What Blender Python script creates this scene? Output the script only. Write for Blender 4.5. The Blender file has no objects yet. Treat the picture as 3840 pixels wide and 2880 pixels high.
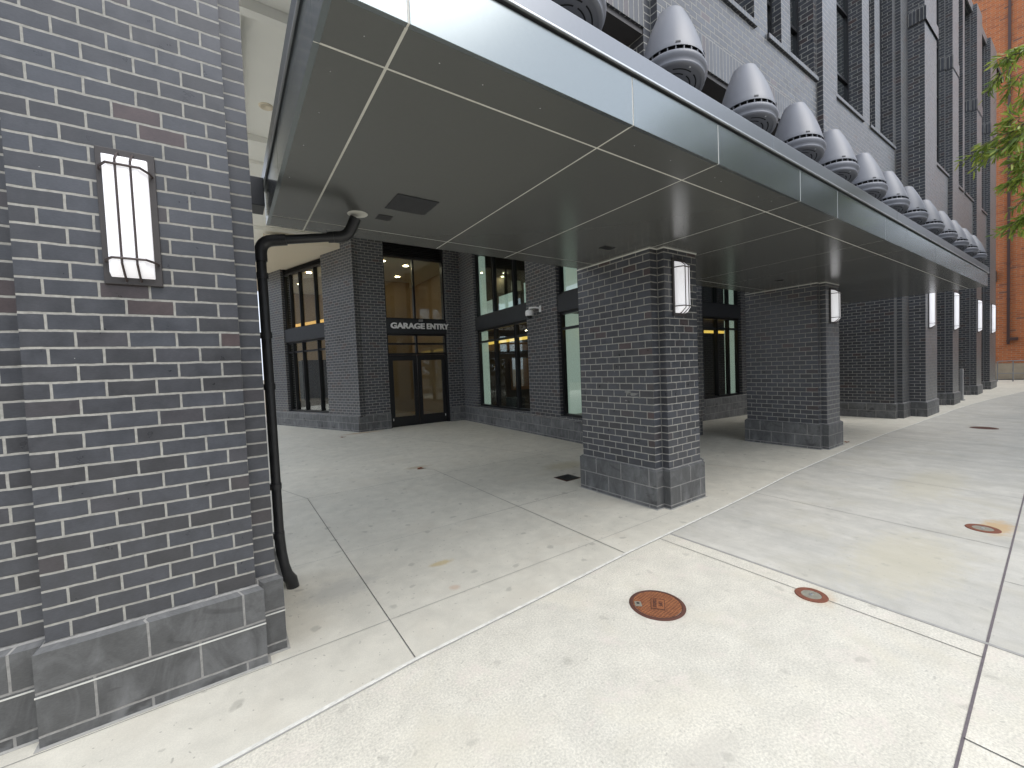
import bpy, bmesh, math, random
from mathutils import Vector, Matrix
random.seed(7)
D = bpy.data
S = bpy.context.scene
COL = S.collection

# ---------------------------------------------------------------- camera
CAM_H = 1.665
_y, _p, _r = math.radians(34.4896), math.radians(-2.1813), math.radians(-2.3519)
fwd = Vector((math.sin(_y)*math.cos(_p), math.cos(_y)*math.cos(_p), math.sin(_p)))
r0 = fwd.cross(Vector((0, 0, 1))).normalized()
u0 = r0.cross(fwd)
R_ = math.cos(_r)*r0 + math.sin(_r)*u0
U_ = -math.sin(_r)*r0 + math.cos(_r)*u0
cam = D.cameras.new("camera")
camo = D.objects.new("camera", cam)
COL.objects.link(camo)
camo.matrix_world = Matrix(((R_.x, U_.x, -fwd.x, 0), (R_.y, U_.y, -fwd.y, 0), (R_.z, U_.z, -fwd.z, CAM_H), (0, 0, 0, 1)))
cam.sensor_width = 36
cam.lens = 36*1552.376/3840
cam.clip_start = 0.02
cam.clip_end = 2000
S.camera = camo

# ---------------------------------------------------------------- light
SUN_EL, SUN_AZ = math.radians(58), math.radians(160)     # overcast: high, from the street side
w = D.worlds.new("World")
S.world = w
w.use_nodes = True
nt = w.node_tree
bg = nt.nodes["Background"]
sky = nt.nodes.new("ShaderNodeTexSky")
sky.sky_type = 'NISHITA'
sky.sun_disc = False
sky.sun_elevation = SUN_EL
sky.sun_rotation = SUN_AZ
sky.air_density = 1.0
sky.dust_density = 4.0
hs = nt.nodes.new("ShaderNodeHueSaturation")
hs.inputs['Saturation'].default_value = 0.36
nt.links.new(sky.outputs[0], hs.inputs['Color'])
ov = nt.nodes.new("ShaderNodeMix")           # even overcast layer over the clear-sky model
ov.data_type = 'RGBA'
ov.inputs[0].default_value = 0.72
ov.inputs[7].default_value = (5.3, 5.9, 6.9, 1)
nt.links.new(hs.outputs[0], ov.inputs[6])
nt.links.new(ov.outputs[2], bg.inputs[0])
bg.inputs[1].default_value = 0.15
sl = D.lights.new("sun", 'SUN')
sl.energy = 0.8
sl.angle = math.radians(40)
sl.color = (1, 0.97, 0.93)
so = D.objects.new("sun", sl)
COL.objects.link(so)
sd = Vector((math.sin(SUN_AZ)*math.cos(SUN_EL), math.cos(SUN_AZ)*math.cos(SUN_EL), math.sin(SUN_EL)))
so.rotation_euler = (-sd).to_track_quat('-Z', 'Y').to_euler()
so.location = (0, -20, 30)
S.view_settings.view_transform = 'Standard'
S.view_settings.look = 'None'
S.view_settings.exposure = 1.0
S.view_settings.gamma = 1
S.cycles.max_bounces = 8
S.cycles.diffuse_bounces = 5
S.cycles.transparent_max_bounces = 12
S.cycles.use_denoising = True
S.cycles.sample_clamp_indirect = 6


# ---------------------------------------------------------------- material helpers
class NT:
    def __init__(s, name):
        s.m = D.materials.new(name)
        s.m.use_nodes = True
        s.t = s.m.node_tree
        s.b = s.t.nodes["Principled BSDF"]
        s.out = s.t.nodes["Material Output"]

    def n(s, typ, **kw):
        nd = s.t.nodes.new("ShaderNode"+typ)
        for k, v in kw.items():
            if k.startswith("i_"):
                nd.inputs[k[2:].replace("_", " ")].default_value = v
            elif k[0] == "n" and k[1:].isdigit():
                nd.inputs[int(k[1:])].default_value = v
            else:
                setattr(nd, k, v)
        return nd

    def l(s, a, b):
        s.t.links.new(a, b)

    def ramp(s, src, stops, interp='LINEAR'):
        r = s.n("ValToRGB")
        r.color_ramp.interpolation = interp
        e = r.color_ramp.elements
        while len(e) < len(stops):
            e.new(0.5)
        for el, (p, c) in zip(e, stops):
            el.position = p
            el.color = (*c, 1) if len(c) == 3 else c
        s.l(src, r.inputs[0])
        return r.outputs[0]

    def mix(s, fac, a, b, bt='MIX'):
        m = s.n("Mix", data_type='RGBA', blend_type=bt)
        for sock, v in ((m.inputs[0], fac), (m.inputs[6], a), (m.inputs[7], b)):
            if isinstance(v, (int, float)):
                sock.default_value = v
            elif isinstance(v, tuple):
                sock.default_value = (*v, 1)
            else:
                s.l(v, sock)
        return m.outputs[2]

    def math(s, op, a, b=0.0):
        m = s.n("Math", operation=op)
        for i, v in enumerate((a, b)):
            if isinstance(v, (int, float)):
                m.inputs[i].default_value = v
            else:
                s.l(v, m.inputs[i])
        return m.outputs[0]

    def noise(s, vec, scale, detail=3.0, rough=0.55, dist=0.0):
        k = s.n("TexNoise")
        k.inputs['Scale'].default_value = scale
        k.inputs['Detail'].default_value = detail
        k.inputs['Roughness'].default_value = rough
        k.inputs['Distortion'].default_value = dist
        if vec is not None:
            s.l(vec, k.inputs['Vector'])
        return k.outputs[0]

    def bump(s, h, strength, dist):
        b = s.n("Bump")
        b.inputs['Strength'].default_value = strength
        b.inputs['Distance'].default_value = dist
        s.l(h, b.inputs['Height'])
        s.l(b.outputs[0], s.b.inputs['Normal'])
        return b

    def scaled(s, vec, sc):
        m = s.n("Mapping")
        m.inputs['Scale'].default_value = sc
        s.l(vec, m.inputs['Vector'])
        return m.outputs[0]


def simple(name, col, rough=0.5, metal=0.0, spec=0.5, var=0.0, vscale=8.0, bump=0.0):
    k = NT(name)
    k.b.inputs['Base Color'].default_value = (*col, 1)
    k.b.inputs['Roughness'].default_value = rough
    k.b.inputs['Metallic'].default_value = metal
    k.b.inputs['Specular IOR Level'].default_value = spec
    if var or bump:
        tc = k.n("TexCoord").outputs['Object']
        ns = k.noise(tc, vscale, 5, 0.6)
        if var:
            c = k.ramp(ns, [(0.25, tuple(x*(1-var) for x in col)), (0.75, tuple(min(1, x*(1+var)) for x in col))])
            k.l(c, k.b.inputs['Base Color'])
            k.l(k.ramp(ns, [(0.2, (rough*.85,)*3), (0.8, (min(1, rough*1.2),)*3)]), k.b.inputs['Roughness'])
        if bump:
            k.bump(ns, bump, 0.01)
    return k.m


def brick_mat(name, stops, mortar, bw, rh, mort, rough, edge=0.0038, stretch=True, spec=0.5, weather=0.0, grime=0.25):
    k = NT(name)
    uv = k.n("UVMap").outputs[0]
    wob = k.n("TexNoise")
    wob.inputs['Scale'].default_value = 14
    wob.inputs['Detail'].default_value = 3
    k.l(uv, wob.inputs['Vector'])
    vm = k.n("VectorMath", operation='MULTIPLY_ADD')
    k.l(wob.outputs['Color'], vm.inputs[0])
    vm.inputs[1].default_value = (edge, edge*2.0, 0)
    k.l(uv, vm.inputs[2])
    bt = k.n("TexBrick", offset=0.5, offset_frequency=2, squash=1.0)
    k.l(vm.outputs[0], bt.inputs['Vector'])
    bt.inputs['Color1'].default_value = (0, 0, 0, 1)
    bt.inputs['Color2'].default_value = (1, 1, 1, 1)
    bt.inputs['Mortar'].default_value = (0.5, 0.5, 0.5, 1)
    bt.inputs['Scale'].default_value = 1
    bt.inputs['Mortar Size'].default_value = mort
    bt.inputs['Mortar Smooth'].default_value = 0.25
    bt.inputs['Bias'].default_value = 0
    bt.inputs['Brick Width'].default_value = bw
    bt.inputs['Row Height'].default_value = rh
    base = k.ramp(bt.outputs['Color'], stops)
    fine = k.noise(k.scaled(uv, (60, 200, 1)), 1.0, 4, 0.6)
    mid = k.noise(uv, 9.0, 4, 0.6)
    big = k.noise(uv, 1.3, 4, 0.6)
    base = k.mix(0.5, base, k.ramp(fine, [(0.3, (0.72,)*3), (0.7, (1.25,)*3)]), 'MULTIPLY')
    base = k.mix(0.8, base, k.ramp(mid, [(0.3, (0.75,)*3), (0.7, (1.22,)*3)]), 'MULTIPLY')
    if weather:
        wz = k.noise(k.scaled(uv, (2.5, 1.2, 1)), 2.2, 5, 0.65, 0.8)
        base = k.mix(k.math('MULTIPLY', k.ramp(wz, [(0.45, (0,)*3), (0.72, (1,)*3)]), weather), base, (0.30, 0.30, 0.30))
        wd = k.noise(k.scaled(uv, (1.6, 2.6, 1)), 2.7, 3, 0.6, 0.5)
        base = k.mix(k.math('MULTIPLY', k.ramp(wd, [(0.58, (0,)*3), (0.70, (1,)*3)]), 0.6), base, (0.02, 0.02, 0.019))
    mcol = k.mix(0.9, mortar, k.ramp(k.noise(uv, 30, 4, 0.7), [(0.3, (0.70,)*3), (0.7, (1.18,)*3)]), 'MULTIPLY')
    c = k.mix(bt.outputs['Fac'], base, mcol)
    c = k.mix(grime, c, k.ramp(big, [(0.25, (0.6,)*3), (0.75, (1.25,)*3)]), 'MULTIPLY')
    # small light lime specks
    vo = k.n("TexVoronoi")
    vo.inputs['Scale'].default_value = 7
    vo.inputs['Randomness'].default_value = 1
    k.l(uv, vo.inputs['Vector'])
    sp = k.math('LESS_THAN', vo.outputs['Distance'], 0.016)
    c = k.mix(k.math('MULTIPLY', sp, 0.7), c, (0.45, 0.44, 0.42))
    k.l(c, k.b.inputs['Base Color'])
    rr = k.mix(bt.outputs['Fac'], k.ramp(mid, [(0.3, (rough*0.8,)*3), (0.7, (rough*1.25,)*3)]), (0.9, 0.9, 0.9))
    k.l(rr, k.b.inputs['Roughness'])
    k.b.inputs['Specular IOR Level'].default_value = spec
    h = k.math('SUBTRACT', k.math('MULTIPLY', k.math('ADD', mid, fine), 0.03), k.math('MULTIPLY', bt.outputs['Fac'], 0.9))
    k.bump(h, 0.7, 0.006)
    return k.m


M = {}
DARK = [(0.0, (0.053, 0.053, 0.058)), (0.28, (0.062, 0.065, 0.075)), (0.55, (0.047, 0.046, 0.049)),
        (0.86, (0.064, 0.068, 0.079)), (0.94, (0.058, 0.049, 0.050)), (1.0, (0.080, 0.053, 0.051))]
M['brick'] = brick_mat("charcoal_brick", DARK, (0.345, 0.332, 0.297), 0.2032, 0.0813, 0.0064, 0.33, spec=0.55)
M['brick_soldier'] = brick_mat("charcoal_soldier_brick", DARK, (0.345, 0.332, 0.297), 0.0813, 0.40, 0.0064, 0.33, spec=0.55)
BLK = [(0.0, (0.088, 0.088, 0.087)), (0.5, (0.108, 0.108, 0.106)), (1.0, (0.132, 0.131, 0.128))]
M['block'] = brick_mat("ground_face_block", BLK, (0.29, 0.28, 0.262), 0.405, 0.205, 0.0065, 0.55, edge=0.003, weather=0.38, grime=0.75)
RED = [(0.0, (0.42, 0.120, 0.032)), (0.5, (0.48, 0.145, 0.040)), (0.9, (0.34, 0.095, 0.030)), (1.0, (0.18, 0.075, 0.045))]
M['red_brick'] = brick_mat("orange_brick", RED, (0.40, 0.29, 0.20), 0.30, 0.1016, 0.008, 0.75, edge=0.004)
M['mortar'] = simple("mortar_bead", (0.22, 0.215, 0.20), 0.85, var=0.2, vscale=25, bump=0.3)
M['caulk'] = simple("white_caulk", (0.56, 0.55, 0.50), 0.6, var=0.08, vscale=30)


def concrete(name, base, dark, speck, coarse, gum, streak=False, warm=None, pink=None, stains=()):
    k = NT(name)
    tc = k.n("TexCoord").outputs['Object']
    a = k.noise(tc, 0.7, 6, 0.62, 0.6)
    b = k.noise(tc, 5.0, 6, 0.65, 0.3)
    f = k.noise(tc, 90 if coarse else 140, 3, 0.7)
    c = k.mix(k.ramp(a, [(0.28, (0,)*3), (0.72, (1,)*3)]), dark, base)
    c = k.mix(0.8, c, k.ramp(b, [(0.25, (0.84,)*3), (0.75, (1.12,)*3)]), 'MULTIPLY')
    c = k.mix(1.0, c, k.ramp(f, [(0.25, (1-speck,)*3), (0.75, (1+speck*0.8,)*3)]), 'MULTIPLY')
    if warm:
        wv = k.noise(tc, 1.9, 4, 0.6, 0.7)
        c = k.mix(k.math('MULTIPLY', k.ramp(wv, [(0.52, (0,)*3), (0.70, (1,)*3)]), 0.5), c, warm)
    if streak:
        st = k.noise(k.scaled(tc, (1.4, 0.35, 1)), 2.6, 5, 0.65, 0.4)
        c = k.mix(0.8, c, k.ramp(st, [(0.3, (0.84,)*3), (0.7, (1.10,)*3)]), 'MULTIPLY')
        br = k.noise(k.scaled(tc, (160, 4, 1)), 1.0, 2, 0.5)
        c = k.mix(0.5, c, k.ramp(br, [(0.3, (0.93,)*3), (0.7, (1.06,)*3)]), 'MULTIPLY')
    if pink:
        pv = k.noise(k.scaled(tc, (1.0, 1.3, 1)), 3.1, 5, 0.7, 0.5)
        c = k.mix(k.math('MULTIPLY', k.ramp(pv, [(0.55, (0,)*3), (0.68, (1,)*3)]), 0.45), c, pink)
    for sx, sy, rx, ry, scol, amt in stains:      # stains and drips with a place and shape of their own
        mp = k.n("Mapping", vector_type='POINT')
        mp.inputs['Location'].default_value = (-sx/rx, -sy/ry, 0)
        mp.inputs['Scale'].default_value = (1/rx, 1/ry, 0)
        k.l(tc, mp.inputs['Vector'])
        ln = k.n("VectorMath", operation='LENGTH')
        k.l(mp.outputs[0], ln.inputs[0])
        nn_ = k.noise(tc, 11, 5, 0.7)
        dd = k.math('ADD', ln.outputs['Value'], k.math('MULTIPLY', k.math('SUBTRACT', nn_, 0.5), 1.5))
        c = k.mix(k.math('MULTIPLY', k.ramp(dd, [(0.45, (1,)*3), (1.0, (0,)*3)]), amt), c, scol)
    # gum marks and spots
    wn = k.n("TexNoise")
    wn.inputs['Scale'].default_value = 9
    k.l(tc, wn.inputs['Vector'])
    va = k.n("VectorMath", operation='MULTIPLY_ADD')
    k.l(wn.outputs['Color'], va.inputs[0])
    va.inputs[1].default_value = (0.10, 0.10, 0)
    k.l(tc, va.inputs[2])
    for scale, lim, keep, amt in ((2.6, 0.085, 0.45, gum), (6.5, 0.075, 0.3, gum*0.9), (16, 0.09, 0.22, gum*1.4)):
        v = k.n("TexVoronoi", voronoi_dimensions='2D')
        v.inputs['Scale'].default_value = scale
        k.l(va.outputs[0], v.inputs['Vector'])
        d = k.ramp(v.outputs['Distance'], [(lim*0.55, (1,)*3), (lim, (0,)*3)])
        sep = k.n("SeparateColor")
        k.l(v.outputs['Color'], sep.inputs[0])
        on = k.math('LESS_THAN', sep.outputs[0], keep)
        c = k.mix(k.math('MULTIPLY', k.math('MULTIPLY', d, on), amt), c, tuple(x*0.42 for x in base))
    k.l(c, k.b.inputs['Base Color'])
    k.b.inputs['Roughness'].default_value = 0.8
    k.b.inputs['Specular IOR Level'].default_value = 0.35
    k.bump(k.math('ADD', k.math('MULTIPLY', f, 0.5), k.math('MULTIPLY', b, 0.3)), 0.55 if coarse else 0.25, 0.006 if coarse else 0.003)
    return k.m


M['conc_in'] = concrete("trowelled_concrete", (0.63, 0.595, 0.505), (0.53, 0.503, 0.43), 0.12, False, 0.42, warm=(0.54, 0.495, 0.41), stains=[(1.45, 3.3, .13, .06, (.50, .40, .22), .8), (1.35, 2.86, .05, .05, (.50, .36, .26), .6), (3.1, 12.15, .7, .16, (.40, .27, .15), .7), (2.66, 6.9, .3, .12, (.40, .33, .22), .6), (4.6, 5.2, .5, .3, (.45, .40, .27), .6), (.62, 3.4, .35, .2, (.36, .35, .32), .5)])
M['conc_sand'] = concrete("sandy_concrete", (0.65, 0.610, 0.515), (0.55, 0.525, 0.455), 0.30, True, 0.30, warm=(0.58, 0.535, 0.43), pink=(0.64, 0.56, 0.50), stains=[(2.348, 1.767, .235, .235, (.40, .37, .31), .75), (3.27, 1.16, .15, .13, (.48, .36, .24), .7), (1.55, .95, .25, .12, (.47, .44, .38), .5)])
M['conc_broom'] = concrete("broomed_concrete", (0.53, 0.505, 0.445), (0.455, 0.44, 0.395), 0.10, False, 0.22, stains=[(5.82, .60, .30, .13, (.46, .31, .15), .8), (4.4, .95, .9, .4, (.47, .43, .32), .55), (7.2, 1.3, 1.2, .35, (.48, .44, .33), .5), (13.8, 1.62, .33, .33, (.38, .33, .28), .6)], streak=True, warm=(0.44, 0.41, 0.33))
M['joint'] = simple("joint_dark", (0.10, 0.095, 0.09), 0.9, var=0.3, vscale=20)
M['joint_soft'] = simple("joint_faint", (0.27, 0.265, 0.25), 0.9, var=0.2, vscale=15)
M['joint_purple'] = simple("joint_sealant", (0.13, 0.11, 0.115), 0.8, var=0.25, vscale=30)
M['seal_light'] = simple("edge_strip", (0.60, 0.585, 0.53), 0.8, var=0.22, vscale=18, bump=0.5)
M['seal_shadow_grey'] = simple("grey_sealant_and_shadow", (0.33, 0.32, 0.295), 0.8, var=0.15, vscale=22)  # sealant grey, shared with the painted shadow line along the border
M['asphalt'] = simple("asphalt", (0.05, 0.05, 0.052), 0.9, var=0.25, vscale=60, bump=0.4)
M['soil'] = simple("earth", (0.16, 0.14, 0.11), 0.95, var=0.3, vscale=2)


def panel_metal(name, col, rough, metal, spec=0.5, osc=0.0):
    k = NT(name)
    k.b.inputs['Base Color'].default_value = (*col, 1)
    k.b.inputs['Metallic'].default_value = metal
    k.b.inputs['Specular IOR Level'].default_value = spec
    tc = k.n("TexCoord").outputs['Object']
    g = k.noise(k.scaled(tc, (1, 1, 3)), 1.2, 4, 0.6)
    k.l(k.ramp(g, [(0.2, (rough*0.97,)*3), (0.8, (rough*1.04,)*3)]), k.b.inputs['Roughness'])
    d = k.noise(tc, 40, 4, 0.7)
    k.l(k.mix(0.6, (*col,), k.ramp(d, [(0.3, (0.96,)*3), (0.7, (1.03,)*3)]), 'MULTIPLY'), k.b.inputs['Base Color'])
    if osc:
        h = k.noise(k.scaled(tc, (1.0, 1.0, 1.0)), 1.6, 1, 0.4)
        k.bump(h, osc, 0.02)
    return k.m


M['soffit'] = panel_metal("soffit_metal", (0.117, 0.119, 0.112), 0.20, 0.20, 0.6, 0.0)
M['fascia'] = panel_metal("fascia_metal", (0.235, 0.26, 0.265), 0.19, 0.80, 0.5, 0.03)
M['flash'] = panel_metal("flashing_metal", (0.22, 0.23, 0.245), 0.30, 0.70, 0.5, 0.05)
M['reveal'] = simple("reveal_strip", (0.58, 0.57, 0.51), 0.6, var=0.1, vscale=10)
M['black_gap'] = simple("shadow_gap", (0.012, 0.012, 0.012), 0.8)
M['lip'] = simple("drip_edge_metal", (0.62, 0.63, 0.63), 0.3, 0.8, var=0.05)
M['frame'] = simple("black_aluminium", (0.010, 0.010, 0.011), 0.33, 0.0, 0.5)
M['spandrel'] = simple("dark_spandrel_metal", (0.030, 0.031, 0.034), 0.4, 0.2, 0.5, var=0.05)
M['iron'] = simple("black_cast_iron", (0.016, 0.016, 0.017), 0.38, 0.0, 0.5, var=0.35, vscale=14, bump=0.12)
M['bronze'] = simple("dark_bronze_plate", (0.060, 0.054, 0.052), 0.5, 0.3, var=0.12, vscale=15)
M['cage'] = simple("bronze_bar", (0.075, 0.058, 0.055), 0.45, 0.3, var=0.1)
M['vent'] = simple("grey_vent_paint", (0.15, 0.153, 0.170), 0.42, 0.0, 0.5, var=0.06, vscale=6)
M['vent_dark'] = simple("vent_slot_black", (0.008, 0.008, 0.009), 0.8)
M['white_paint'] = simple("white_ceiling_paint", (0.84, 0.83, 0.775), 0.7, var=0.03, vscale=2)
M['white_plastic'] = simple("white_plastic", (0.75, 0.74, 0.72), 0.35)
M['letter'] = simple("brushed_letter", (0.80, 0.79, 0.77), 0.35, 0.15)
M['steel'] = simple("galvanised_steel", (0.30, 0.30, 0.295), 0.45, 0.6, var=0.1)
M['tan'] = simple("tan_wall", (0.42, 0.29, 0.165), 0.7, var=0.06, vscale=1.5)
M['wood'] = simple("warm_wood", (0.30, 0.15, 0.065), 0.5, var=0.2, vscale=4)
M['room_dark'] = simple("dark_interior", (0.035, 0.032, 0.030), 0.7)
M['room_brown'] = simple("brown_interior", (0.105, 0.075, 0.055), 0.7, var=0.1, vscale=2)
M['room_floor'] = simple("lobby_floor", (0.33, 0.24, 0.15), 0.35, var=0.1, vscale=2)

M['cream'] = simple("cream_shade", (0.70, 0.62, 0.48), 0.6)
M['concrete_base'] = simple("tan_concrete", (0.40, 0.32, 0.22), 0.85, var=0.15, vscale=3, bump=0.1)
M['pipe_brown'] = simple("brown_pipe", (0.060, 0.028, 0.022), 0.5, 0.0, 0.5, var=0.1)
M['bark'] = simple("tree_bark", (0.11, 0.085, 0.065), 0.9, var=0.35, vscale=18, bump=0.6)
M['dead_leaf'] = simple("dead_leaf", (0.24, 0.08, 0.035), 0.8, var=0.3, vscale=40)


def emit(name, col, st):
    k = NT(name)
    k.b.inputs['Base Color'].default_value = (*col, 1)
    k.b.inputs['Emission Color'].default_value = (*col, 1)
    k.b.inputs['Emission Strength'].default_value = st
    return k.m


M['mint'] = emit("glowing_mint_panel", (0.56, 0.67, 0.59), 0.23)  # pale panels made to glow by emission, not backlit
M['acrylic'] = emit("white_acrylic_lit", (0.88, 0.87, 0.89), 0.26)
M['cove'] = emit("yellow_cove_light", (1.0, 0.62, 0.12), 0.62)
M['cove2'] = emit("amber_cove_light", (1.0, 0.52, 0.13), 0.55)
M['downlight'] = emit("downlight", (1.0, 0.85, 0.62), 20.0)


def glass(name, tint, refl=1.0):
    k = NT(name)
    k.t.nodes.remove(k.b)
    tr = k.n("BsdfTransparent")
    tr.inputs[0].default_value = (*tint, 1)
    gl = k.n("BsdfGlossy")
    gl.inputs['Color'].default_value = (refl, refl, refl, 1)
    gl.inputs['Roughness'].default_value = 0.015
    lw = k.n("LayerWeight")
    lw.inputs[0].default_value = 0.5
    m = k.n("MixShader")
    f2 = k.math('ADD', k.math('MULTIPLY', k.math('POWER', lw.outputs['Facing'], 4.0), 0.9), 0.075)
    k.l(f2, m.inputs[0])
    k.l(tr.outputs[0], m.inputs[1])
    k.l(gl.outputs[0], m.inputs[2])
    k.l(m.outputs[0], k.out.inputs[0])
    return k.m


M['glass'] = glass("window_glass", (0.84, 0.89, 0.87))


def rust(name, pattern):
    k = NT(name)
    tc = k.n("TexCoord").outputs['Object']
    a = k.noise(tc, 18, 5, 0.65)
    c = k.ramp(a, [(0.25, (0.17, 0.055, 0.022)), (0.6, (0.30, 0.110, 0.040)), (0.85, (0.36, 0.15, 0.06))])
    if pattern:
        mp = k.n("Mapping")
        mp.inputs['Rotation'].default_value = (0, 0, math.radians(82))
        mp.inputs['Scale'].default_value = (50, 50, 50)
        k.l(tc, mp.inputs['Vector'])
        ch = k.n("TexVoronoi", voronoi_dimensions='2D')
        ch.inputs['Scale'].default_value = 1
        ch.inputs['Randomness'].default_value = 0
        k.l(mp.outputs[0], ch.inputs['Vector'])
        f = k.ramp(ch.outputs['Distance'], [(0.28, (1,)*3), (0.40, (0,)*3)])
        c = k.mix(k.math('MULTIPLY', f, 0.62), c, (0.075, 0.028, 0.014))
        k.bump(k.math('MULTIPLY', f, -1), 0.8, 0.004)
    k.l(c, k.b.inputs['Base Color'])
    k.b.inputs['Roughness'].default_value = 0.75
    return k.m


M['rust_grip'] = rust("rust_grip_plate", True)
M['rust'] = rust("rust_plain", False)
M['rust_ring'] = simple("rust_ring", (0.17, 0.058, 0.032), 0.8, var=0.3, vscale=30)
M['rust_dark'] = simple("dark_rust", (0.085, 0.032, 0.02), 0.8, var=0.3, vscale=25)
M['cover_grey'] = simple("worn_grey_iron", (0.23, 0.215, 0.17), 0.6, var=0.25, vscale=30)


def leaf_mat(name, cols, trans=0.45):
    k = NT(name)
    oi = k.n("ObjectInfo")
    geo = k.n("NewGeometry")
    tc = k.n("TexCoord").outputs['Object']
    a = k.noise(tc, 2.3, 3, 0.7)
    c = k.ramp(k.math('ADD', k.math('MULTIPLY', geo.outputs['Random Per Island'], 0.6), k.math('MULTIPLY', a, 0.4)), cols)
    k.l(c, k.b.inputs['Base Color'])
    k.b.inputs['Roughness'].default_value = 0.45
    tl = k.n("BsdfTranslucent")
    k.l(c, tl.inputs[0])
    m = k.n("MixShader")
    m.inputs[0].default_value = trans
    k.l(k.b.outputs[0], m.inputs[1])
    k.l(tl.outputs[0], m.inputs[2])
    k.l(m.outputs[0], k.out.inputs[0])
    return k.m


M['leaf'] = leaf_mat("fresh_leaves", [(0.15, (0.10, 0.16, 0.025)), (0.5, (0.24, 0.33, 0.05)), (0.8, (0.44, 0.48, 0.09))])
M['leaf_far'] = leaf_mat("far_leaves", [(0.15, (0.022, 0.042, 0.016)), (0.5, (0.045, 0.075, 0.026)), (0.8, (0.08, 0.115, 0.04))], 0.2)


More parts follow.
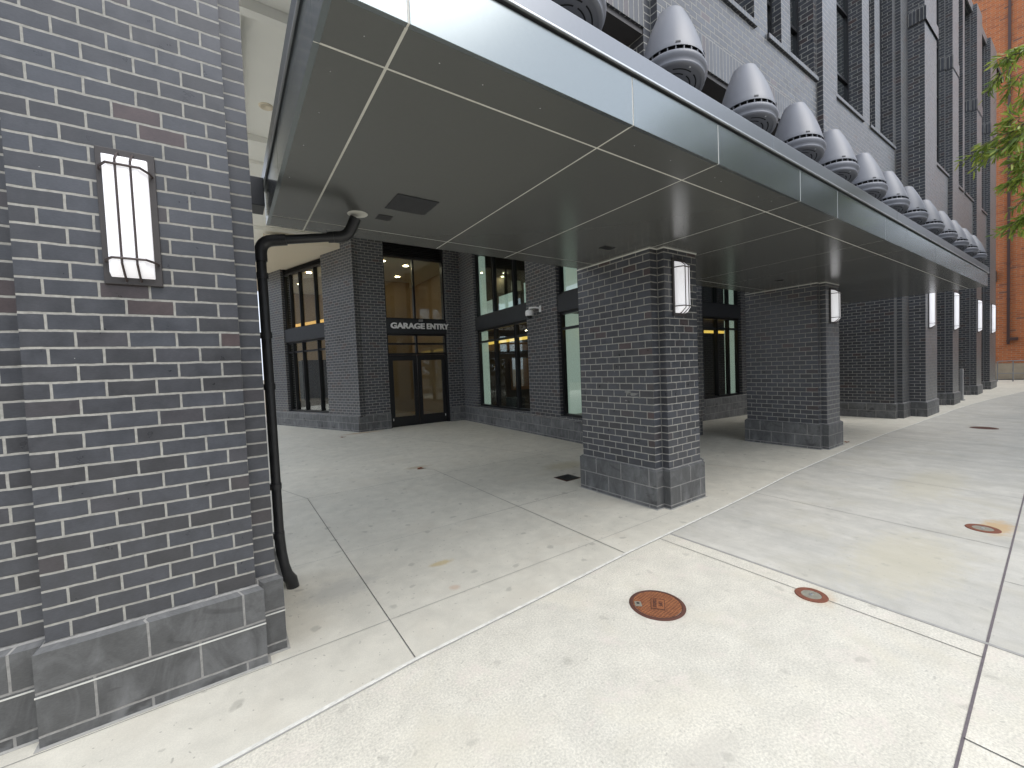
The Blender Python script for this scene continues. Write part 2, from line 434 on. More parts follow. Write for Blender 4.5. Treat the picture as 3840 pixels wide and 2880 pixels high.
# ---------------------------------------------------------------- mesh builder
class MB:
    def __init__(s):
        s.v, s.f, s.uv, s.mi = [], [], [], []

    def face(s, pts, uvs=None, mi=0):
        i = len(s.v)
        s.v += [tuple(p) for p in pts]
        s.f.append(tuple(range(i, i+len(pts))))
        s.uv.append(uvs if uvs else [(p[0], p[1]) for p in pts])
        s.mi.append(mi)

    def box(s, x0, x1, y0, y1, z0, z1, fr=None, mi=0, uo=0.0, vo=0.0):
        """box in a frame; fr = (ox, oy, ux, uy, nx, ny)"""
        def P(u, v, z):
            if fr:
                return (fr[0]+u*fr[2]+v*fr[4], fr[1]+u*fr[3]+v*fr[5], z)
            return (u, v, z)
        flip = fr is not None and (fr[2]*fr[5]-fr[3]*fr[4]) < 0
        q = [
            ([(x0, y0, z0), (x1, y0, z0), (x1, y0, z1), (x0, y0, z1)], 'x'),
            ([(x1, y1, z0), (x0, y1, z0), (x0, y1, z1), (x1, y1, z1)], 'x'),
            ([(x0, y1, z0), (x0, y0, z0), (x0, y0, z1), (x0, y1, z1)], 'y'),
            ([(x1, y0, z0), (x1, y1, z0), (x1, y1, z1), (x1, y0, z1)], 'y'),
            ([(x0, y0, z1), (x1, y0, z1), (x1, y1, z1), (x0, y1, z1)], 'z'),
            ([(x0, y1, z0), (x1, y1, z0), (x1, y0, z0), (x0, y0, z0)], 'z')]
        for pts, ax in q:
            if ax == 'x':
                uv = [(p[0]+uo, p[2]+vo) for p in pts]
            elif ax == 'y':
                uv = [(p[1]+uo+0.1016, p[2]+vo) for p in pts]
            else:
                uv = [(p[0]+uo, p[1]+0.03) for p in pts]
            w_ = [P(*p) for p in pts]
            if flip:
                w_.reverse()
                uv.reverse()
            s.face(w_, uv, mi)

    def prism(s, poly, levels, mi=0, uo=0.0, vo=0.0, top=True):
        """poly CCW [(x,y)], levels [(z, inset)] bottom to top; uv runs along each side"""
        n = len(poly)

        def inset(d):
            out = []
            for i in range(n):
                a, b, c = Vector(poly[i-1]), Vector(poly[i]), Vector(poly[(i+1) % n])
                d1, d2 = (b-a).normalized(), (c-b).normalized()
                n1, n2 = Vector((-d1.y, d1.x)), Vector((-d2.y, d2.x))
                k = 1+n1.dot(n2)
                out.append(b+(n1+n2)*(d/k))
            return out
        rings = [inset(d) for z, d in levels]
        us = [0.0]
        for i in range(n):
            us.append(us[-1]+(Vector(poly[(i+1) % n])-Vector(poly[i])).length)
        for li in range(len(levels)-1):
            za, zb = levels[li][0], levels[li+1][0]
            for i in range(n):
                j = (i+1) % n
                st = (i % 2)*0.1016+.0067
                L = us[i+1]-us[i]
                L = max(1, round(L/.1016))*.1016-.0134
                s.face([(*rings[li][i], za), (*rings[li][j], za), (*rings[li+1][j], zb), (*rings[li+1][i], zb)],
                       [(st, za+vo), (st+L, za+vo), (st+L, zb+vo), (st, zb+vo)], mi)
        if top:
            zt = levels[-1][0]
            s.face([(*p, zt) for p in rings[-1]], [(p[0], p[1]) for p in rings[-1]], mi)

    def tube(s, pts, r, seg=14, mi=0, caps=True):
        pts = [Vector(p) for p in pts]
        rs = r if isinstance(r, (list, tuple)) else [r]*len(pts)
        rings = []
        ref = None
        for i, p in enumerate(pts):
            t = (pts[min(i+1, len(pts)-1)]-pts[max(i-1, 0)]).normalized()
            if ref is None:
                ref = t.orthogonal().normalized()
            ref = (ref-t*ref.dot(t)).normalized()
            b = t.cross(ref)
            rings.append([p+(ref*math.cos(2*math.pi*k/seg)+b*math.sin(2*math.pi*k/seg))*rs[i] for k in range(seg)])
        base = len(s.v)
        for rg in rings:
            s.v += [tuple(p) for p in rg]
        for i in range(len(rings)-1):
            for k in range(seg):
                a = base+i*seg+k
                b_ = base+i*seg+(k+1) % seg
                s.f.append((a, b_, b_+seg, a+seg))
                s.uv.append([(k/seg, i), ((k+1)/seg, i), ((k+1)/seg, i+1), (k/seg, i+1)])
                s.mi.append(mi)
        if caps:
            s.face(list(reversed(rings[0])), None, mi)
            s.face(rings[-1], None, mi)

    def lathe(s, prof, c, seg=40, mi=0, close_top=False, close_bot=False):
        """prof [(r,z)] bottom->top around vertical axis at c"""
        base = len(s.v)
        for r, z in prof:
            for k in range(seg):
                a = 2*math.pi*k/seg
                s.v.append((c[0]+r*math.cos(a), c[1]+r*math.sin(a), c[2]+z))
        for i in range(len(prof)-1):
            for k in range(seg):
                a = base+i*seg+k
                b = base+i*seg+(k+1) % seg
                s.f.append((a, b, b+seg, a+seg))
                s.uv.append([(0, 0)]*4)
                s.mi.append(mi)
        if close_bot:
            s.f.append(tuple(base+k for k in reversed(range(seg))))
            s.uv.append([(0, 0)]*seg)
            s.mi.append(mi)
        if close_top:
            o = base+(len(prof)-1)*seg
            s.f.append(tuple(o+k for k in range(seg)))
            s.uv.append([(0, 0)]*seg)
            s.mi.append(mi)

    def build(s, name, mats, parent=None, smooth=False, bevel=0.0, loc=None, auto=None):
        me = D.meshes.new(name)
        org = Vector(loc) if loc else Vector((0, 0, 0))
        me.from_pydata([Vector(p)-org for p in s.v], [], s.f)
        ul = me.uv_layers.new(name="UVMap")
        flat = []
        for uvs in s.uv:
            for u in uvs:
                flat += [u[0], u[1]]
        ul.data.foreach_set("uv", flat)
        if not isinstance(mats, (list, tuple)):
            mats = [mats]
        for m in mats:
            me.materials.append(m)
        me.polygons.foreach_set("material_index", s.mi)
        if smooth or bevel:
            bm = bmesh.new()
            bm.from_mesh(me)
            bmesh.ops.remove_doubles(bm, verts=bm.verts, dist=1e-5)
            if bevel:
                es = [e for e in bm.edges if len(e.link_faces) == 2 and e.calc_face_angle(0) > 0.5]
                bmesh.ops.bevel(bm, geom=es, offset=bevel, segments=2, profile=0.6, affect='EDGES', clamp_overlap=True)
            if smooth:
                for f in bm.faces:
                    f.smooth = True
                for e in bm.edges:
                    if len(e.link_faces) == 2 and e.calc_face_angle(0) > (auto or 0.6):
                        e.smooth = False
            bm.to_mesh(me)
            bm.free()
        me.update()
        o = D.objects.new(name, me)
        COL.objects.link(o)
        if parent:
            o.parent = parent
            o.location = org - abs_loc(parent)
        else:
            o.location = org
        return o


def abs_loc(o):
    l = Vector((0, 0, 0))
    while o:
        l += Vector(o.location)
        o = o.parent
    return l


def thing(name, label, cat, loc=(0, 0, 0), group=None):
    o = D.objects.new(name, None)
    o.empty_display_size = 0.1
    COL.objects.link(o)
    o.location = loc
    return tag(o, label, cat, group)


def tag(o, label, cat, group=None):
    o['label'] = label
    o['category'] = cat
    if group:
        o['group'] = group
    return o


def struct(o):
    o['kind'] = 'structure'
    return o


def dup(root, loc, label, group=None):
    r = root.copy()
    COL.objects.link(r)
    r.location = loc
    r['label'] = label
    if group:
        r['group'] = group
    for ch in list(root.children):
        c = ch.copy()
        COL.objects.link(c)
        c.parent = r
        for g in list(ch.children):
            d = g.copy()
            COL.objects.link(d)
            d.parent = c
    return r


# ---------------------------------------------------------------- ground
ZG = [(-60, 0), (9.5, 0), (11, -.025), (12.5, -.065), (14, -.10), (16.5, -.105), (19, -.06), (23, -.02), (27, .012), (33, .02), (60, .02), (200, .02)]


def zg(x):
    for (a, za), (b, zb) in zip(ZG, ZG[1:]):
        if x <= b:
            t = max(0, min(1, (x-a)/(b-a)))
            return za+(zb-za)*t
    return 0.02


BORD = [(-60, -3.6), (-6, 1.64), (-3, 1.93), (-.14, 2.185), (.83, 2.294), (1.72, 2.345), (2.87, 2.425), (4.48, 2.485), (5.345, 2.53), (6.58, 2.605),
        (7.73, 2.625), (9.2, 2.65), (11.87, 2.72), (14.6, 2.74), (17.3, 2.66), (19.25, 2.51), (21.3, 2.316), (24.6, 1.93), (33.9, 1.2)]


def lerp(tab, x):
    for (a, va), (b, vb) in zip(tab, tab[1:]):
        if x <= b:
            t = max(0, min(1, (x-a)/(b-a)))
            return va+(vb-va)*t
    return tab[-1][1]


def bord(x):
    return lerp(BORD, x)


def purple(x):
    return 0.335+0.0425*(x-2.1)


def xs_between(a, b):
    xs = [a, b]+[q[0] for q in ZG+BORD if a < q[0] < b]
    x = math.ceil(a)
    while x < b:
        if a < x < b and -8 < x < 40:
            xs.append(x)
        x += 1
    return sorted(set(xs))


def sheet(mb, x0, x1, ylo, yhi, dz, mi=0):
    xs = xs_between(x0, x1)
    lo = ylo if callable(ylo) else (lambda x: ylo)
    hi = yhi if callable(yhi) else (lambda x: yhi)
    for a, b in zip(xs, xs[1:]):
        mb.face([(a, lo(a), zg(a)+dz), (b, lo(b), zg(b)+dz), (b, hi(b), zg(b)+dz), (a, hi(a), zg(a)+dz)], None, mi)


def line(mb, p, q, wdt, dz, mi=0):
    p, q = Vector(p), Vector(q)
    d = (q-p).normalized()
    nn = Vector((-d.y, d.x))*wdt/2
    n = max(1, int((q-p).length))
    for i in range(n):
        a, b = p+(q-p)*i/n, p+(q-p)*(i+1)/n
        mb.face([(a.x-nn.x, a.y-nn.y, zg(a.x)+dz), (b.x-nn.x, b.y-nn.y, zg(b.x)+dz), (b.x+nn.x, b.y+nn.y, zg(b.x)+dz), (a.x+nn.x, a.y+nn.y, zg(a.x)+dz)], None, mi)


g = MB()
xs = [-400, -60]+[q[0] for q in ZG if -60 < q[0] < 200]+[200, 600]
xs = sorted(set(xs))
for a, b in zip(xs, xs[1:]):
    for y0, y1 in ((-400, -14), (-14, 60), (60, 500)):
        g.face([(a, y0, zg(a)-.17), (b, y0, zg(b)-.17), (b, y1, zg(b)-.17), (a, y1, zg(a)-.17)])
struct(g.build("ground", M['soil']))
g = MB()
sheet(g, -60, 33.98, bord, 22, 0, 0)
E1, E2 = 1, 2


def jl(p, q, wd=.006, mi=1, dz=.003):
    line(g, p, q, wd, dz, mi)


jl((.815, 2.30), (.815, 6.22))
jl((.815, 6.22), (.50, 7.25), .005)
jl((2.795, 2.43), (2.805, 6.5))
jl((2.805, 6.5), (2.55, 7.05), .004, 2)
jl((-6, 2.757), (3.9, 2.760), .004, 2)
jl((2.1, 4.062), (3.78, 4.055), .005, 1)
jl((-1, 4.062), (2.1, 4.062), .003, 2)
jl((-1, 6.26), (6.1, 6.15), .005, 1)
jl((3.2, 12.0), (4.84, 6.17), .006, 1)
jl((4.84, 6.15), (4.56, 4.6), .004, 2)
jl((6.24, 3.72), (6.6, 2.61), .005, 1)
jl((5.2, 10.5), (6.2, 8.0), .004, 2)
jl((9.0, 2.65), (9.1, 5.0), .004, 2)
jl((13.2, 3.0), (13.6, 3.6), .005, 2)
struct(g.build("plaza_paving", [M['conc_in'], M['joint'], M['joint_soft']]))

g = MB()
sheet(g, -60, 3.44, -3.4, lambda x: bord(x)-.018, 0, 0)
line(g, (3.28, 2.42), (3.275, purple(3.28)), .005, .003, 1)
line(g, (-20, purple(-20)), (3.44, purple(3.44)), .011, .003, 2)
line(g, (2.515, purple(2.5)), (2.53, -3.4), .006, .003, 1)
line(g, (-.5, purple(-.5)), (-.5, -3.4), .006, .003, 1)
struct(g.build("sidewalk", [M['conc_sand'], M['joint'], M['joint_purple']]))
g = MB()
sheet(g, 3.465, 90, -3.4, lambda x: (bord(x)-.018) if x < 33.9 else 30, 0, 0)
for x, wd in ((5.29, .005), (7.14, .005), (9.02, .004), (10.9, .004), (12.9, .004), (16, .004), (20, .005), (25, .005)):
    line(g, (x+.01, bord(x)-.02), (x-.02, purple(x)), wd, .003, 1)
for x in (4.49, 6.46, 8.4, 11, 14, 17, 21):
    line(g, (x, purple(x)), (x+.01, -3.4), .004, .003, 1)
line(g, (3.465, purple(3.465)), (60, purple(60)), .011, .003, 2)
struct(g.build("sidewalk", [M['conc_broom'], M['joint'], M['joint_purple']]))
g = MB()
xb = xs_between(-30, 33.9)
for a, b in zip(xb, xb[1:]):
    for (o0, z0, o1, z1) in ((-.018, -.006, -.011, .003), (-.011, .003, .002, .005), (.002, .005, .007, .000)):
        g.face([(a, bord(a)+o0, zg(a)+z0), (b, bord(b)+o0, zg(b)+z0), (b, bord(b)+o1, zg(b)+z1), (a, bord(a)+o1, zg(a)+z1)])
for a, b in zip(xb, xb[1:]):  # grey strip painted as the shadow along the border strip's edge
    g.face([(a, bord(a)-.028, zg(a)+.003), (b, bord(b)-.028, zg(b)+.003), (b, bord(b)-.0182, zg(b)+.003), (a, bord(a)-.0182, zg(a)+.003)], None, 1)
line(g, (3.4525, 2.42), (3.4525, -3.4), .026, .002, 1)
struct(g.build("expansion_joint", [M['seal_light'], M['seal_shadow_grey']]))
g = MB()
for a, b in ((-60, 90),):
    g.box(a, b, -3.58, -3.40, -.16, .002)
struct(g.build("kerb", M['conc_broom'], bevel=.01))
g = MB()
g.face([(-300, -13, -.14), (300, -13, -.14), (300, -3.58, -.14), (-300, -3.58, -.14)])
struct(g.build("road", M['asphalt']))
g = MB()
g.box(-300, 300, -17, -13, -.16, 0.0)
struct(g.build("pavement", M['conc_broom']))

# ---------------------------------------------------------------- brick columns
NB = .10


def column(name, label, fx0, fx1, yf, sl, sr, yb, zbase, ztop, jz, cap=None, n=NB, low=-.2, tall=None):
    """fx0..fx1 front projection (base outline); sl/sr outer sides; notch n deep; jz = (lower joint, mid joint, base top)"""
    t = thing(name, label, "column", (0.5*(fx0+fx1), yf, zbase), "charcoal brick columns")
    poly = [(fx0, yf), (fx1, yf), (fx1, yf+n), (sr, yf+n), (sr, yb), (sl, yb), (sl, yf+n), (fx0, yf+n)]
    b = MB()
    vo = -jz[2]+2*.205
    b.prism(poly, [(low, 0), (jz[2]-.028, 0), (jz[2], .030)], vo=vo)
    b.build("base", M['block'], t)
    if zbase == 0 and yb < 4.3 and cap is None:
        q = MB()
        q.prism(poly, [(-.01, -.016), (.0035, -.016), (.006, -.004)])
        q.build("bedding", M['seal_shadow_grey'], t)
        if fx0 > 1:
            q = MB()
            q.prism(poly, [(2.930, .030), (2.9435, .026)])
            q.build("head_sealant", M['reveal'], t)
    s = MB()
    br = [(p[0], p[1]) for p in poly]
    s.prism(br, [(jz[2]-.03, .036), (ztop, .036)], vo=-jz[2])
    for px, py in ((fx0+.036, yf+n+.036), ):
        s.box(px-.006, px+.001, py-.007, py-.001, jz[2], ztop, mi=1)
    sh = s.build("shaft", [M['brick'], M['mortar']], t)
    if cap:
        c = MB()
        c.prism(poly, [(cap, .02), (cap+.36, .02), (cap+.42, .05)], vo=-cap+.02)
        c.build("cap", M['brick_soldier'], t)
    return t


TOPZ = 14.0
c0 = column("brick_column", "charcoal brick column nearest the camera at the left edge", -.803, .108, 2.787, -1.30, .215, 3.95, 0, TOPZ, (.045, .243, .47), n=.085)
m = MB()
for (xa, xb, yy) in ((-.806, .110, 2.787), (.112, .218, 2.872), (-1.302, -.808, 2.872)):
    m.box(xa, xb, yy-.003, yy+.001, .2385, .2460)
o = m.build("caulk_line", M['caulk'], c0)
c1 = column("brick_column", "first brick column under the canopy beside the floor drain", 4.040, 4.735, 2.815, 3.914, 4.86, 4.13, 0, TOPZ, (.03, .231, .455), n=.09)
c2 = column("brick_column", "second brick column under the canopy, in front of the wide brick pier", 8.665, 9.34, 2.83, 8.565, 9.44, 4.22, 0, TOPZ, (.04, .243, .455), n=.095)
def blotch(mb, cx, cy, rx, ry, n, put, seed):
    rr = random.Random(seed)
    pts = []
    for k in range(n):
        a = 2*math.pi*k/n
        f = rr.uniform(.55, 1.15)
        pts.append(put(cx+rx*f*math.cos(a), cy+ry*f*math.sin(a)))
    c_ = put(cx, cy)
    for k in range(n):
        mb.face([c_, pts[k], pts[(k+1) % n]])


m = MB()
onx = lambda a, b_: (3.914+.036-.002, a, b_)
for cx, cy, rx, ry in ((3.22, 1.30, .075, .022), (3.30, 1.32, .05, .03), (3.13, 1.26, .03, .012), (3.42, 1.62, .006, .03), (3.50, 1.58, .008, .02), (3.05, 1.48, .006, .035), (3.6, 1.44, .02, .006), (3.33, 1.22, .02, .008)):
    blotch(m, cx, cy, rx, ry, 11, onx, int(cx*100))
m.build("paint_scuff", M['mortar'], c1)
t = thing("brick_pier", "wide stepped brick pier just past the canopy's far end", "column", (15.6, 2.83, -.1), None)
b = MB()
P3 = [(15.45, 2.83), (16.8, 2.83), (16.8, 6.6), (14.50, 6.6), (14.58, 3.27), (14.79, 3.27), (14.79, 3.155), (15.45, 3.155)]
b.prism(P3, [(-.3, 0), (.282, 0), (.31, .03)], vo=-.31+.41)
b.build("base", M['block'], t)
b = MB()
b.prism(P3, [(.28, .036), (TOPZ, .036)], vo=-.31)
b.box(14.79+.028, 14.79+.037, 3.27+.025, 3.27+.035, .31, TOPZ, mi=1)
b.build("shaft", [M['brick'], M['mortar']], t)
b = MB()
b.prism([(15.43, 2.81), (16.82, 2.81), (16.82, 3.2), (15.43, 3.2)], [(10.30, .02), (10.62, .02), (10.68, .05)], vo=-10.3+.02)
b.build("cap", M['brick_soldier'], t)
for lab, a, c_, yf, zb in (("brick pier second beyond the canopy with a white sconce", 18.76, 19.70, 2.83, -.06),
                           ("brick pier between the third and fifth tall sconces", 22.73, 23.79, 2.83, -.02),
                           ("farthest brick pier, next to the metal handrail", 25.61, 27.16, 2.83, .01)):
    column("brick_pier", lab, a, c_, yf, a-.11, c_+.11, 4.4, zb, TOPZ, (.0, .105, .325), cap=10.30, n=.16)


# ---------------------------------------------------------------- building: lobby walls and upper facade
BL = thing("brick_building", "dark charcoal brick building with recessed lobby and tall narrow upper windows", "building", (6, 12, 0))


def frame_of(P0, P1, sgn=1):
    u = (Vector(P1)-Vector(P0)).normalized()
    return (P0[0], P0[1], u.x, u.y, sgn*u.y, -sgn*u.x)


FW = frame_of((6.51, 12.3), (6.18, 6.6))           # faces the driveway, outward = -x
FD = frame_of((3.08, 12.35), (6.51, 12.35))        # door wall, outward = -y
FA = frame_of((3.08, 12.34), (1.34, 17.07), -1)    # slanted wall left of the doors


def wall(fr, segs, name="wall", mat=None, v1=0.0, th=.35):
    m = MB()
    for (a, b_, z0, z1) in segs:
        m.box(a, b_, v1-th, v1, z0, z1, fr=fr)
    return m.build(name, mat or M['brick'], BL)


def base_course(fr, a, b_, zt=.46, out=.035, th=.3):
    m = MB()
    m.box(a, b_, -th, out, -.15, zt-.02, fr=fr, vo=-zt+.41)
    # sloped cap
    pts = [(a, out, zt-.02), (b_, out, zt-.02), (b_, 0, zt), (a, 0, zt)]
    m.face([(fr[0]+u*fr[2]+v*fr[4], fr[1]+u*fr[3]+v*fr[5], z) for u, v, z in pts], [(p[0], p[2]-zt+.41) for p in pts])
    return m.build("wall_base", M['block'], BL)


def window(fr, a, b_, z0, z1, mull=(), trans=(), v=-.10, fw=.055, dep=.09, sub=None):
    f = MB()
    f.box(a, a+fw, v-dep, v+.01, z0, z1, fr=fr)
    f.box(b_-fw, b_, v-dep, v+.01, z0, z1, fr=fr)
    f.box(a+fw, b_-fw, v-dep, v+.008, z0, z0+fw, fr=fr)
    f.box(a+fw, b_-fw, v-dep, v+.008, z1-fw, z1, fr=fr)
    for mu in mull:
        f.box(mu-.032, mu+.032, v-dep, v+.014, z0+fw, z1-fw, fr=fr)
        f.box(mu-.034, mu-.024, v+.014, v+.030, z0+fw, z1-fw, fr=fr)
    cuts = [a+fw]+[x for mu in mull for x in (mu-.032, mu+.032)]+[b_-fw]
    for tz in trans:
        for i in range(0, len(cuts), 2):
            f.box(cuts[i], cuts[i+1], v-dep, v+.006, tz-.028, tz+.028, fr=fr)
    wo = f.build("window", M['frame'], BL)
    p = MB()
    p.box(a+.01, b_-.01, v-.05, v-.04, z0+.01, z1-.01, fr=fr)
    p.build("pane", M['glass'], wo)
    return wo


def spandrel(fr, a, b_, z0, z1, v=-.02):
    m = MB()
    m.box(a, b_, -.3, v, z0, z1, fr=fr)
    return m.build("spandrel", M['spandrel'], BL, bevel=.006)


def louvre(fr, a, b_, z0, z1):
    m = MB()
    m.box(a, b_, -.3, -.20, z0, z1, fr=fr)
    z = z0+.03
    while z < z1-.02:
        m.box(a+.05, b_-.05, -.20, -.10, z, z+.012, fr=fr)
        z += .055
    m.box(a, a+.05, -.2, -.08, z0, z1, fr=fr)
    m.box(b_-.05, b_, -.2, -.08, z0, z1, fr=fr)
    return m.build("louvre", M['frame'], BL)


CZ = 5.75
# wall along the driveway (right of the doors)
wall(FW, [(0, 1.0, .44, CZ), (3.93, 5.17, .44, CZ), (6.55, 7.2, .44, CZ), (1.0, 3.93, .40, .53), (5.17, 6.55, .40, .53)])
base_course(FW, .05, 7.24)
for a, b_ in ((1.0, 3.93), (5.17, 6.55)):
    spandrel(FW, a, b_, 2.88, 3.27)
    mu = (2.1, 3.22) if a < 2 else (5.86,)
    window(FW, a, b_, .53, 2.88, mu, (2.51,))
    window(FW, a, b_, 3.27, 5.22, mu)
    louvre(FW, a, b_, 5.22, CZ)
# door wall
wall(FD, [(0.0, .93, .44, CZ), (2.92, 3.55, .44, CZ)])
base_course(FD, -.03, .93)
base_course(FD, 2.92, 3.44)
wb = spandrel(FD, .93, 2.92, 2.87, 3.30, -.03)
window(FD, .93, 2.92, 3.30, 5.24, (1.885,), fw=.05)
louvre(FD, .93, 2.92, 5.24, CZ)
window(FD, .93, 2.92, 2.21, 2.87, (1.895,), (2.555,), fw=.06)


def door(a, b_, hinge_left):
    v = -.13
    f = MB()
    st = .125
    f.box(a, a+st, v-.05, v, .012, 2.205, fr=FD)
    f.box(b_-st, b_, v-.05, v, .012, 2.205, fr=FD)
    f.box(a+st, b_-st, v-.05, v-.002, .012, .31, fr=FD)
    f.box(a+st, b_-st, v-.05, v-.002, 2.04, 2.205, fr=FD)
    d = f.build("door", M['frame'], BL)
    p = MB()
    p.box(a+st-.01, b_-st+.01, v-.03, v-.02, .30, 2.05, fr=FD)
    p.build("pane", M['glass'], d)
    h = MB()
    hx = b_-.06 if hinge_left else a+.06
    pts = [(hx, v+.0, 1.22), (hx, v+.05, 1.20), (hx, v+.05, .92), (hx, v+.0, .90)]
    h.tube([(FD[0]+u*FD[2]+vv*FD[4], FD[1]+u*FD[3]+vv*FD[5], z) for u, vv, z in pts], .012, 8)
    h.build("handle", M['frame'], d)
    k = MB()
    kx = a+.05 if hinge_left else b_-.08
    k.box(kx, kx+.022, v, v+.006, .20, .27, fr=FD)
    k.build("door_tag", M['white_plastic'], d)


door(.99, 1.885, True)
door(1.905, 2.86, False)
m = MB()
m.box(.93, .985, -.24, -.06, 0, 2.21, fr=FD)
m.box(2.865, 2.92, -.24, -.06, 0, 2.21, fr=FD)
m.box(.985, 2.865, -.24, -.19, .0, .010, fr=FD)
m.build("door_frame", M['frame'], BL)
# slanted wall
wall(FA, [(-.06, 1.53, .44, CZ), (4.03, 5.4, .44, CZ), (1.53, 4.03, .40, .50)])
base_course(FA, -.02, 5.4)
spandrel(FA, 1.53, 4.03, 2.86, 3.28)
window(FA, 1.53, 4.03, .50, 2.86, (2.10, 3.02, 3.62), (2.51,))
window(FA, 1.53, 4.03, 3.28, 5.16, (2.10, 3.02, 3.62))
louvre(FA, 1.53, 4.03, 5.16, CZ)
# window wall behind the canopy columns (faces the street)
FB = frame_of((6.10, 5.15), (9.2, 5.15))
FC = frame_of((8.6, 6.5), (14.6, 6.5))
wall(FB, [(-.1, 2.6, .44, CZ)])
FE = frame_of((8.7, 6.7), (8.7, 5.15), -1)
wall(FE, [(-.3, 1.5, .0, CZ)])
wall(FC, [(0, 1.9, .44, CZ), (4.50, 6.1, .44, CZ), (1.9, 4.50, .40, .56)])
base_course(FC, 0, 6.0, .56)
spandrel(FC, 1.9, 4.5, 2.90, 3.27)
window(FC, 1.9, 4.5, .56, 2.90, (2.55, 3.3, 3.93), (2.58,))
window(FC, 1.9, 4.5, 3.27, 5.2, (2.55, 3.3, 3.93))
louvre(FC, 1.9, 4.5, 5.2, CZ)
# closing wall of the ground floor and an unseen wing wall
m = MB()
m.box(16.7, 31, 4.4, 4.8, -.3, 5.2)
m.build("wall", M['brick'], BL)
m = MB()
m.box(-16, -15.6, 14, 46, -.2, 10)  # unseen wing wall, added as a dark reflection for the slanted windows
m.build("wall", M['brick'], BL)

# upper facade: bays between the column lines
def bay(x0, x1, yp, zl, zs, groups, ywin, ztop=TOPZ):
    """yp panel plane, zl opening top, zs sill; groups: list of (sill_x0, sill_x1, small pier x0, x1)"""
    m = MB()
    m.box(x0, x1, yp, yp+.5, zl+.40, zs-.07, vo=.02)
    edges = [x0]
    for g0, g1, p0, p1 in groups:
        edges += [g0, g1]
    edges.append(x1)
    for i in range(0, len(edges), 2):
        if edges[i+1]-edges[i] > .02:
            m.box(edges[i], edges[i+1], yp, yp+.5, zs-.07, ztop)
    for g0, g1, p0, p1 in groups:
        if p1 > p0:
            m.box(p0, p1, yp+.12, yp+.5, zs-.02, ztop)
        m.box(g0, g1, yp+.004, yp+.3, ztop-.3, ztop)
    m.build("wall", M['brick'], BL)
    m = MB()
    m.box(x0, x1, yp-.003, yp+.5, zl, zl+.40, vo=-zl)
    m.build("lintel", M['brick_soldier'], BL)
    m = MB()
    m.box(x0, x1, yp+.02, yp+.5, zl-.06, zl)
    m.build("lintel_angle", M['bronze'], BL)
    for g0, g1, p0, p1 in groups:
        m = MB()
        m.box(g0-.02, g1+.02, yp-.035, ywin+.05, zs-.07, zs, uo=0, vo=.2)
        m.build("sill", M['brick_soldier'], BL, bevel=.005)
        for a, b_ in (((g0, p0), (p1, g1)) if p1 > p0 else ((g0, g1),)):
            if b_-a < .08:
                continue
            f = MB()
            f.box(a, a+.05, ywin-.04, ywin+.03, zs, ztop-.3)
            f.box(b_-.05, b_, ywin-.04, ywin+.03, zs, ztop-.3)
            f.box(a+.05, b_-.05, ywin-.035, ywin+.03, zs, zs+.06)
            z = zs+.9
            while z < ztop-.5:
                f.box(a+.05, b_-.05, ywin-.035, ywin+.03, z, z+.05)
                z += 1.5
            wo = f.build("window", M['frame'], BL)
            p = MB()
            p.box(a+.02, b_-.02, ywin, ywin+.01, zs+.01, ztop-.32)
            p.build("pane", M['glass'], wo)


bay(.18, 3.95, 2.93, 5.31, 6.42, [(.6, 1.9, 1.1, 1.4), (2.3, 3.6, 2.8, 3.1)], 3.22)
bay(4.82, 8.60, 2.93, 5.31, 6.42, [(4.85, 6.44, 5.45, 5.78), (6.83, 8.59, 7.59, 7.92)], 3.22)
bay(9.40, 14.54, 3.26, 5.50, 6.97, [(10.2, 12.16, 10.72, 11.03), (12.63, 14.53, 13.5, 13.9)], 3.55)
bay(16.76, 18.69, 2.95, 5.40, 7.07, [(16.9, 18.68, 0, 0)], 3.19)
bay(19.78, 22.66, 2.95, 5.40, 7.07, [(19.9, 20.9, 0, 0), (21.2, 22.65, 0, 0)], 3.19)
bay(23.86, 25.54, 2.95, 5.40, 7.07, [(24.0, 25.53, 0, 0)], 3.19)
m = MB()
m.box(27.2, 30.5, 3.4, 3.9, -.2, TOPZ)
m.build("wall", M['brick'], BL)
# rooms behind the upper windows and roof
m = MB()
m.box(-.8, 30.5, 4.35, 4.45, CZ+.25, TOPZ)
m.box(-.8, 30.5, 3.0, 4.4, TOPZ, TOPZ+.2)
m.build("inner_wall", M['room_dark'], BL)
# drive ceiling
m = MB()
m.box(-.9, 14.55, 3.45, 20, CZ, CZ+.2)
for y0, y1, d in ((8.2, 8.42, .10), (9.15, 9.3, .06), (5.3, 5.42, .12), (13, 13.3, .1)):
    m.box(-.88, 3.5, y0, y1, CZ-d, CZ-.002)
m.box(-.88, .35, 5.42, 8.2, CZ-.10, CZ-.003)
m.build("ceiling", M['white_paint'], BL)
m = MB()
m.lathe([(.075, -.018), (.095, -.012), (.10, 0.0)], (.71, 7.26, CZ), 28)
m.lathe([(.0001, .0), (.074, -.018)], (.71, 7.26, CZ-.004), 28)
m.build("ceiling_light", M['cream'], BL, smooth=True)

